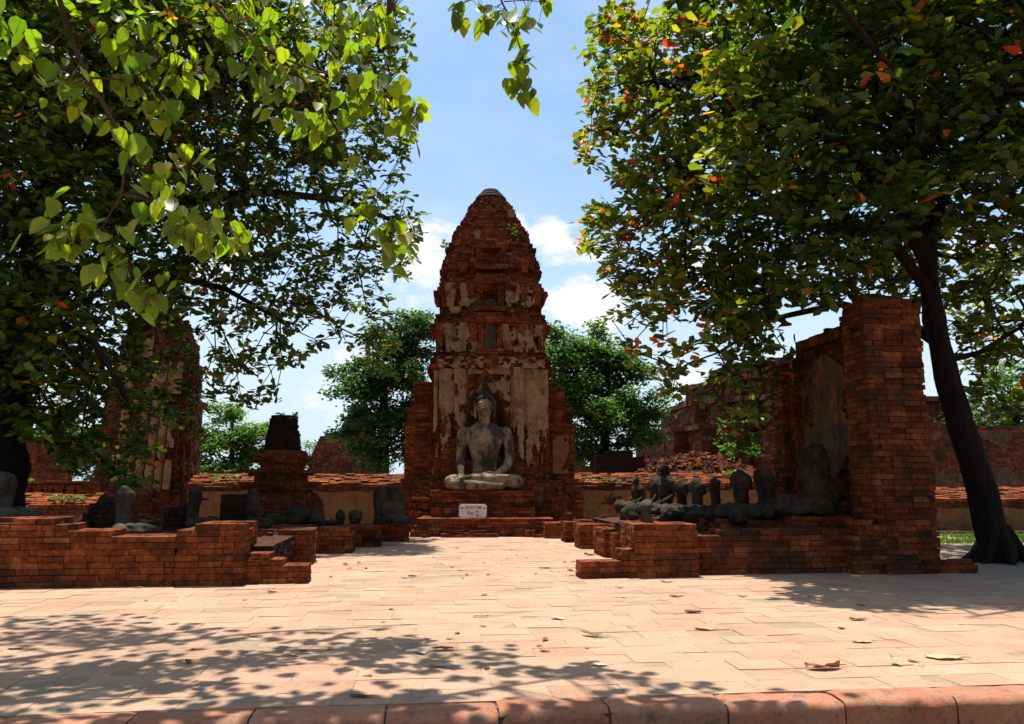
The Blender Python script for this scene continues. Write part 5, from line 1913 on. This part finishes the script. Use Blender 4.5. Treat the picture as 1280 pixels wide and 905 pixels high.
weeds('creeping_weeds', 'low creeping weeds on the coping of the right enclosure wall', [(715, 775, 596, 602, 25.0, 25.5), (905, 960, 590, 594, 25.4, 25.7)], .12, 220, (.09, .13, .035))
weeds('creeping_weeds', 'low creeping weeds on the coping of the left enclosure wall and ledge', [(255, 300, 594, 600, 25.0, 25.5), (62, 108, 620, 625, 21.0, 21.4), (22, 40, 599, 602, 23, 23.3)], .10, 160, (.10, .14, .03))
weeds('creeping_vines', 'green vines hanging over the great ruin on the right', [(895, 965, 525, 560, 34.6, 35.2), (900, 950, 556, 572, 34.0, 34.4)], .26, 260, (.08, .14, .03))
weeds('tower_weeds', 'small green weed tufts sprouting from the upper tiers of the central tower', [(637, 645, 280, 300, 22.35, 22.5), (553, 558, 300, 310, 22.7, 22.9)], .13, 26, (.08, .11, .03))
weeds('shrine_moss', 'green tuft growing on top of the small ruined shrine', [(345, 372, 517, 523, 18.7, 19.1)], .09, 160, (.08, .12, .03))
gr = MB()
P, D, Nn, S, T = [], [], [], [], []
for k in range(5000):
    px = random.uniform(1120, 1400); Yg = random.uniform(17.8, 21.0)
    p = at(px, 600, Yg)
    if noise.noise(Vector((p.x * 1.2, p.y * 1.2, 0))) < -.25 + .5 * (20 - Yg) / 2.2 - .3: continue
    P.append((p.x, p.y, -.015)); a = RNG.uniform(0, 6.28)
    D.append((math.cos(a) * .35, math.sin(a) * .35, 1)); Nn.append((math.cos(a), math.sin(a), .2)); S.append(.07 * RNG.uniform(.5, 1.3)); T.append(np.array((.10, .17, .03)) * RNG.uniform(.7, 1.3))
tag(leaves_mesh('grass', 'small', np.array(P), np.array(D), np.array(Nn), np.array(S), np.array(T), M['leaf_far'], None), 'thin green grass before the low sunlit wall on the right', 'grass', None, 'stuff')


def dry_leaf(label, px, py, size, col, curl, rz, tilt=0.0, group='fallen leaves on the paving', seed=0):
    """curled dead leaf with a stalk"""
    rnd = random.Random(seed * 7 + 1)
    n1, n2 = 12, 8
    vs, fs = [], []
    bend, twist, skew = rnd.uniform(.1, .5) * curl, rnd.uniform(-.9, .9) * curl, rnd.uniform(.2, 1.0)
    for i in range(n1 + 1):
        t = i / n1
        hw = .37 * math.sin(math.pi * min(1, t * .93 + .05)) ** .75 * (.7 + .5 * t)
        for j in range(n2 + 1):
            q = j / n2 * 2 - 1
            edge = 1 + (.22 * noise.noise(Vector((t * 9 + seed * 3, q * 2, 4))) if abs(q) > .9 else 0)
            a_ = q * 1.25 * curl * (skew if q > 0 else 1.0)
            x_ = hw * edge * math.sin(a_) / (1.25 * curl * 1.05) if curl > .05 else hw * q
            z_ = hw * (1 - math.cos(a_)) * .75 + bend * (t - .45) ** 2 * 1.3 + twist * (t - .5) * q * .22
            z_ += .05 * noise.noise(Vector((t * 4 + seed, q * 2.5, seed))) + .022 * noise.noise(Vector((t * 11, q * 8 + seed, 2)))
            z_ += .03 * abs(math.sin(t * 16 + abs(q) * 3)) * abs(q) * .5
            vs.append((x_, t - .5, z_ + .01))
    for i in range(n1):
        for j in range(n2):
            a = i * (n2 + 1) + j
            fs.append((a, a + 1, a + n2 + 2, a + n2 + 1))
    mb = MB()
    c = np.array(col)
    mb.add([(x_ * size, y_ * size, z_ * size) for (x_, y_, z_) in vs], fs, tuple(c))
    mb.tube([(0, -.5 * size, .03 * size), (.02 * size, -.62 * size, .04 * size), (.05 * size, -.72 * size, .015 * size)], [.008 * size * 2, .006 * size * 2, .005 * size * 2], 5, tuple(c * .7))
    me = mb.mesh('fallen_leaf')
    o = link('fallen_leaf', me, M['leaf_dry'], None, False)
    zmin = min(v.co.z for v in me.vertices)
    p = ground(px, py)
    o.rotation_euler = (tilt, 0, rz)
    o.location = (p.x, p.y, .004 - zmin + abs(math.sin(tilt)) * size * .4)
    tag(o, label, 'leaf', group)


TAN, BRN, RED, GRN, CRM = (.40, .28, .17), (.17, .08, .04), (.27, .07, .03), (.36, .31, .18), (.52, .42, .33)
for i, a in enumerate((
        ('large pale greenish dry leaf lying flat near the right end of the kerb', 1180, 823, .27, GRN, .25, 1.3),
        ('large curled reddish brown dry leaf near the front right kerb', 1028, 836, .27, (.26, .10, .05), .8, 1.7),
        ('small upright pale green leaf between the two large dry leaves', 1119, 831, .12, GRN, .7, .4, .5),
        ('pale curled leaf on the edge of the shadow in the centre', 742, 795, .22, CRM, .8, 1.2),
        ('whitish folded leaf in the middle of the paving', 697, 774, .16, CRM, .7, .9),
        ('flat cream leaf left of the curled one, on the shadow', 527, 816, .16, CRM, .3, .3),
        ('thin brown curled leaf beside the flat cream leaf', 553, 812, .17, (.35, .2, .13), .9, 1.6),
        ('curled pale leaf just below the flat cream leaf', 549, 834, .16, CRM, .9, 1.5),
        ('brown boat shaped leaf just behind the kerb at left centre', 452, 871, .16, (.27, .13, .06), .8, 1.4),
        ('dark brown leaf lying in front of the left steps', 340, 741, .15, BRN, .8, 1.1),
        ('pale leaf at the foot of the long left wall', 173, 735, .14, CRM, .7, 1.2),
        ('brown dry leaf against the foot of the long left wall', 88, 734, .16, BRN, .6, 1.5),
        ('bright red brown leaf on the sunlit court between the low blocks', 680, 711, .19, RED, .7, 1.4),
        ('crumpled white leaf left of the right steps', 713, 713, .19, CRM, .9, .3),
        ('curled dark leaf before the right pier', 833, 728, .15, BRN, .6, 1.4),
        ('small orange dry leaf in front of the right steps', 774, 735, .11, RED, .6, 1.0),
        ('brown curled leaf on the paving right of centre', 866, 766, .17, BRN, .8, 1.6),
        ('pale curled leaf below the brown one, right of centre', 880, 787, .18, TAN, .5, 1.3),
        ('thin brown leaf right of the pier on the sunny paving', 845, 746, .16, BRN, .5, 1.5),
        ('small pointed brown leaf on sunny paving beside the shadow of the right tree', 928, 746, .12, TAN, .8, 1.0),
        ('dark flat leaf on the paving before the niche wall', 1072, 775, .16, BRN, .5, 1.5),
        ('tan leaf lying flat on the paving above the large red brown leaf', 1078, 803, .17, TAN, .35, 1.6),
        ('pale leaf lying at the shadow edge in the centre foreground', 750, 832, .13, CRM, .5, 1.5),
        ('tan leaf in the left shadow above the kerb', 320, 796, .14, TAN, .6, 1.2),
        ('tan leaf in the shadow near the left edge', 20, 811, .15, TAN, .5, 1.3),
        ('pale leaf pair lying on the sunny paving in the centre', 600, 771, .17, CRM, .6, 1.7),
        ('brown leaf on the far court near the free standing block', 432, 706, .17, RED, .9, .6),
        ('dark leaf on the far court, left of the statue axis', 515, 721, .14, BRN, .8, 1.2),
        ('pale leaf close to the dark leaf on the far court', 507, 723, .13, CRM, .7, 1.4),
        ('brown leaf on the court near the thin right stub', 737, 694, .2, RED, .8, 1.2))):
    dry_leaf(*a, seed=i)
for i in range(70):
    px = random.uniform(400, 720); py = 676 + 50 * random.random() ** 1.6
    if i > 45: px, py = random.uniform(150, 1150), random.uniform(740, 850)
    dry_leaf('small dry leaf scattered on the sunlit court', px, py, random.uniform(.05, .1), random.choice((BRN, RED, TAN, BRN)), random.uniform(.4, 1), random.uniform(0, 6), seed=100 + i)

# loose bricks
for i, (lb, px, py, rz) in enumerate((('loose brick fragment at the foot of the slab relief pedestal', 494, 677, .4), ('loose brick fragment before the dim brown block', 470, 682, 1.2),
                                     ('loose brick fragment at the right foot of the front platform', 672, 672, .2), ('loose brick left of the thin worn step', 533, 672, .7))):
    mb = MB()
    mb.brick((-.1, -.05), (1, 0), (0, 1), .2, .11, 0, .07, rt(), .012)
    o = mb.build('loose_brick', M['brick'])
    o.location = ground(px, py); o.rotation_euler = (0, 0, rz)
    tag(o, lb, 'brick', 'loose bricks')
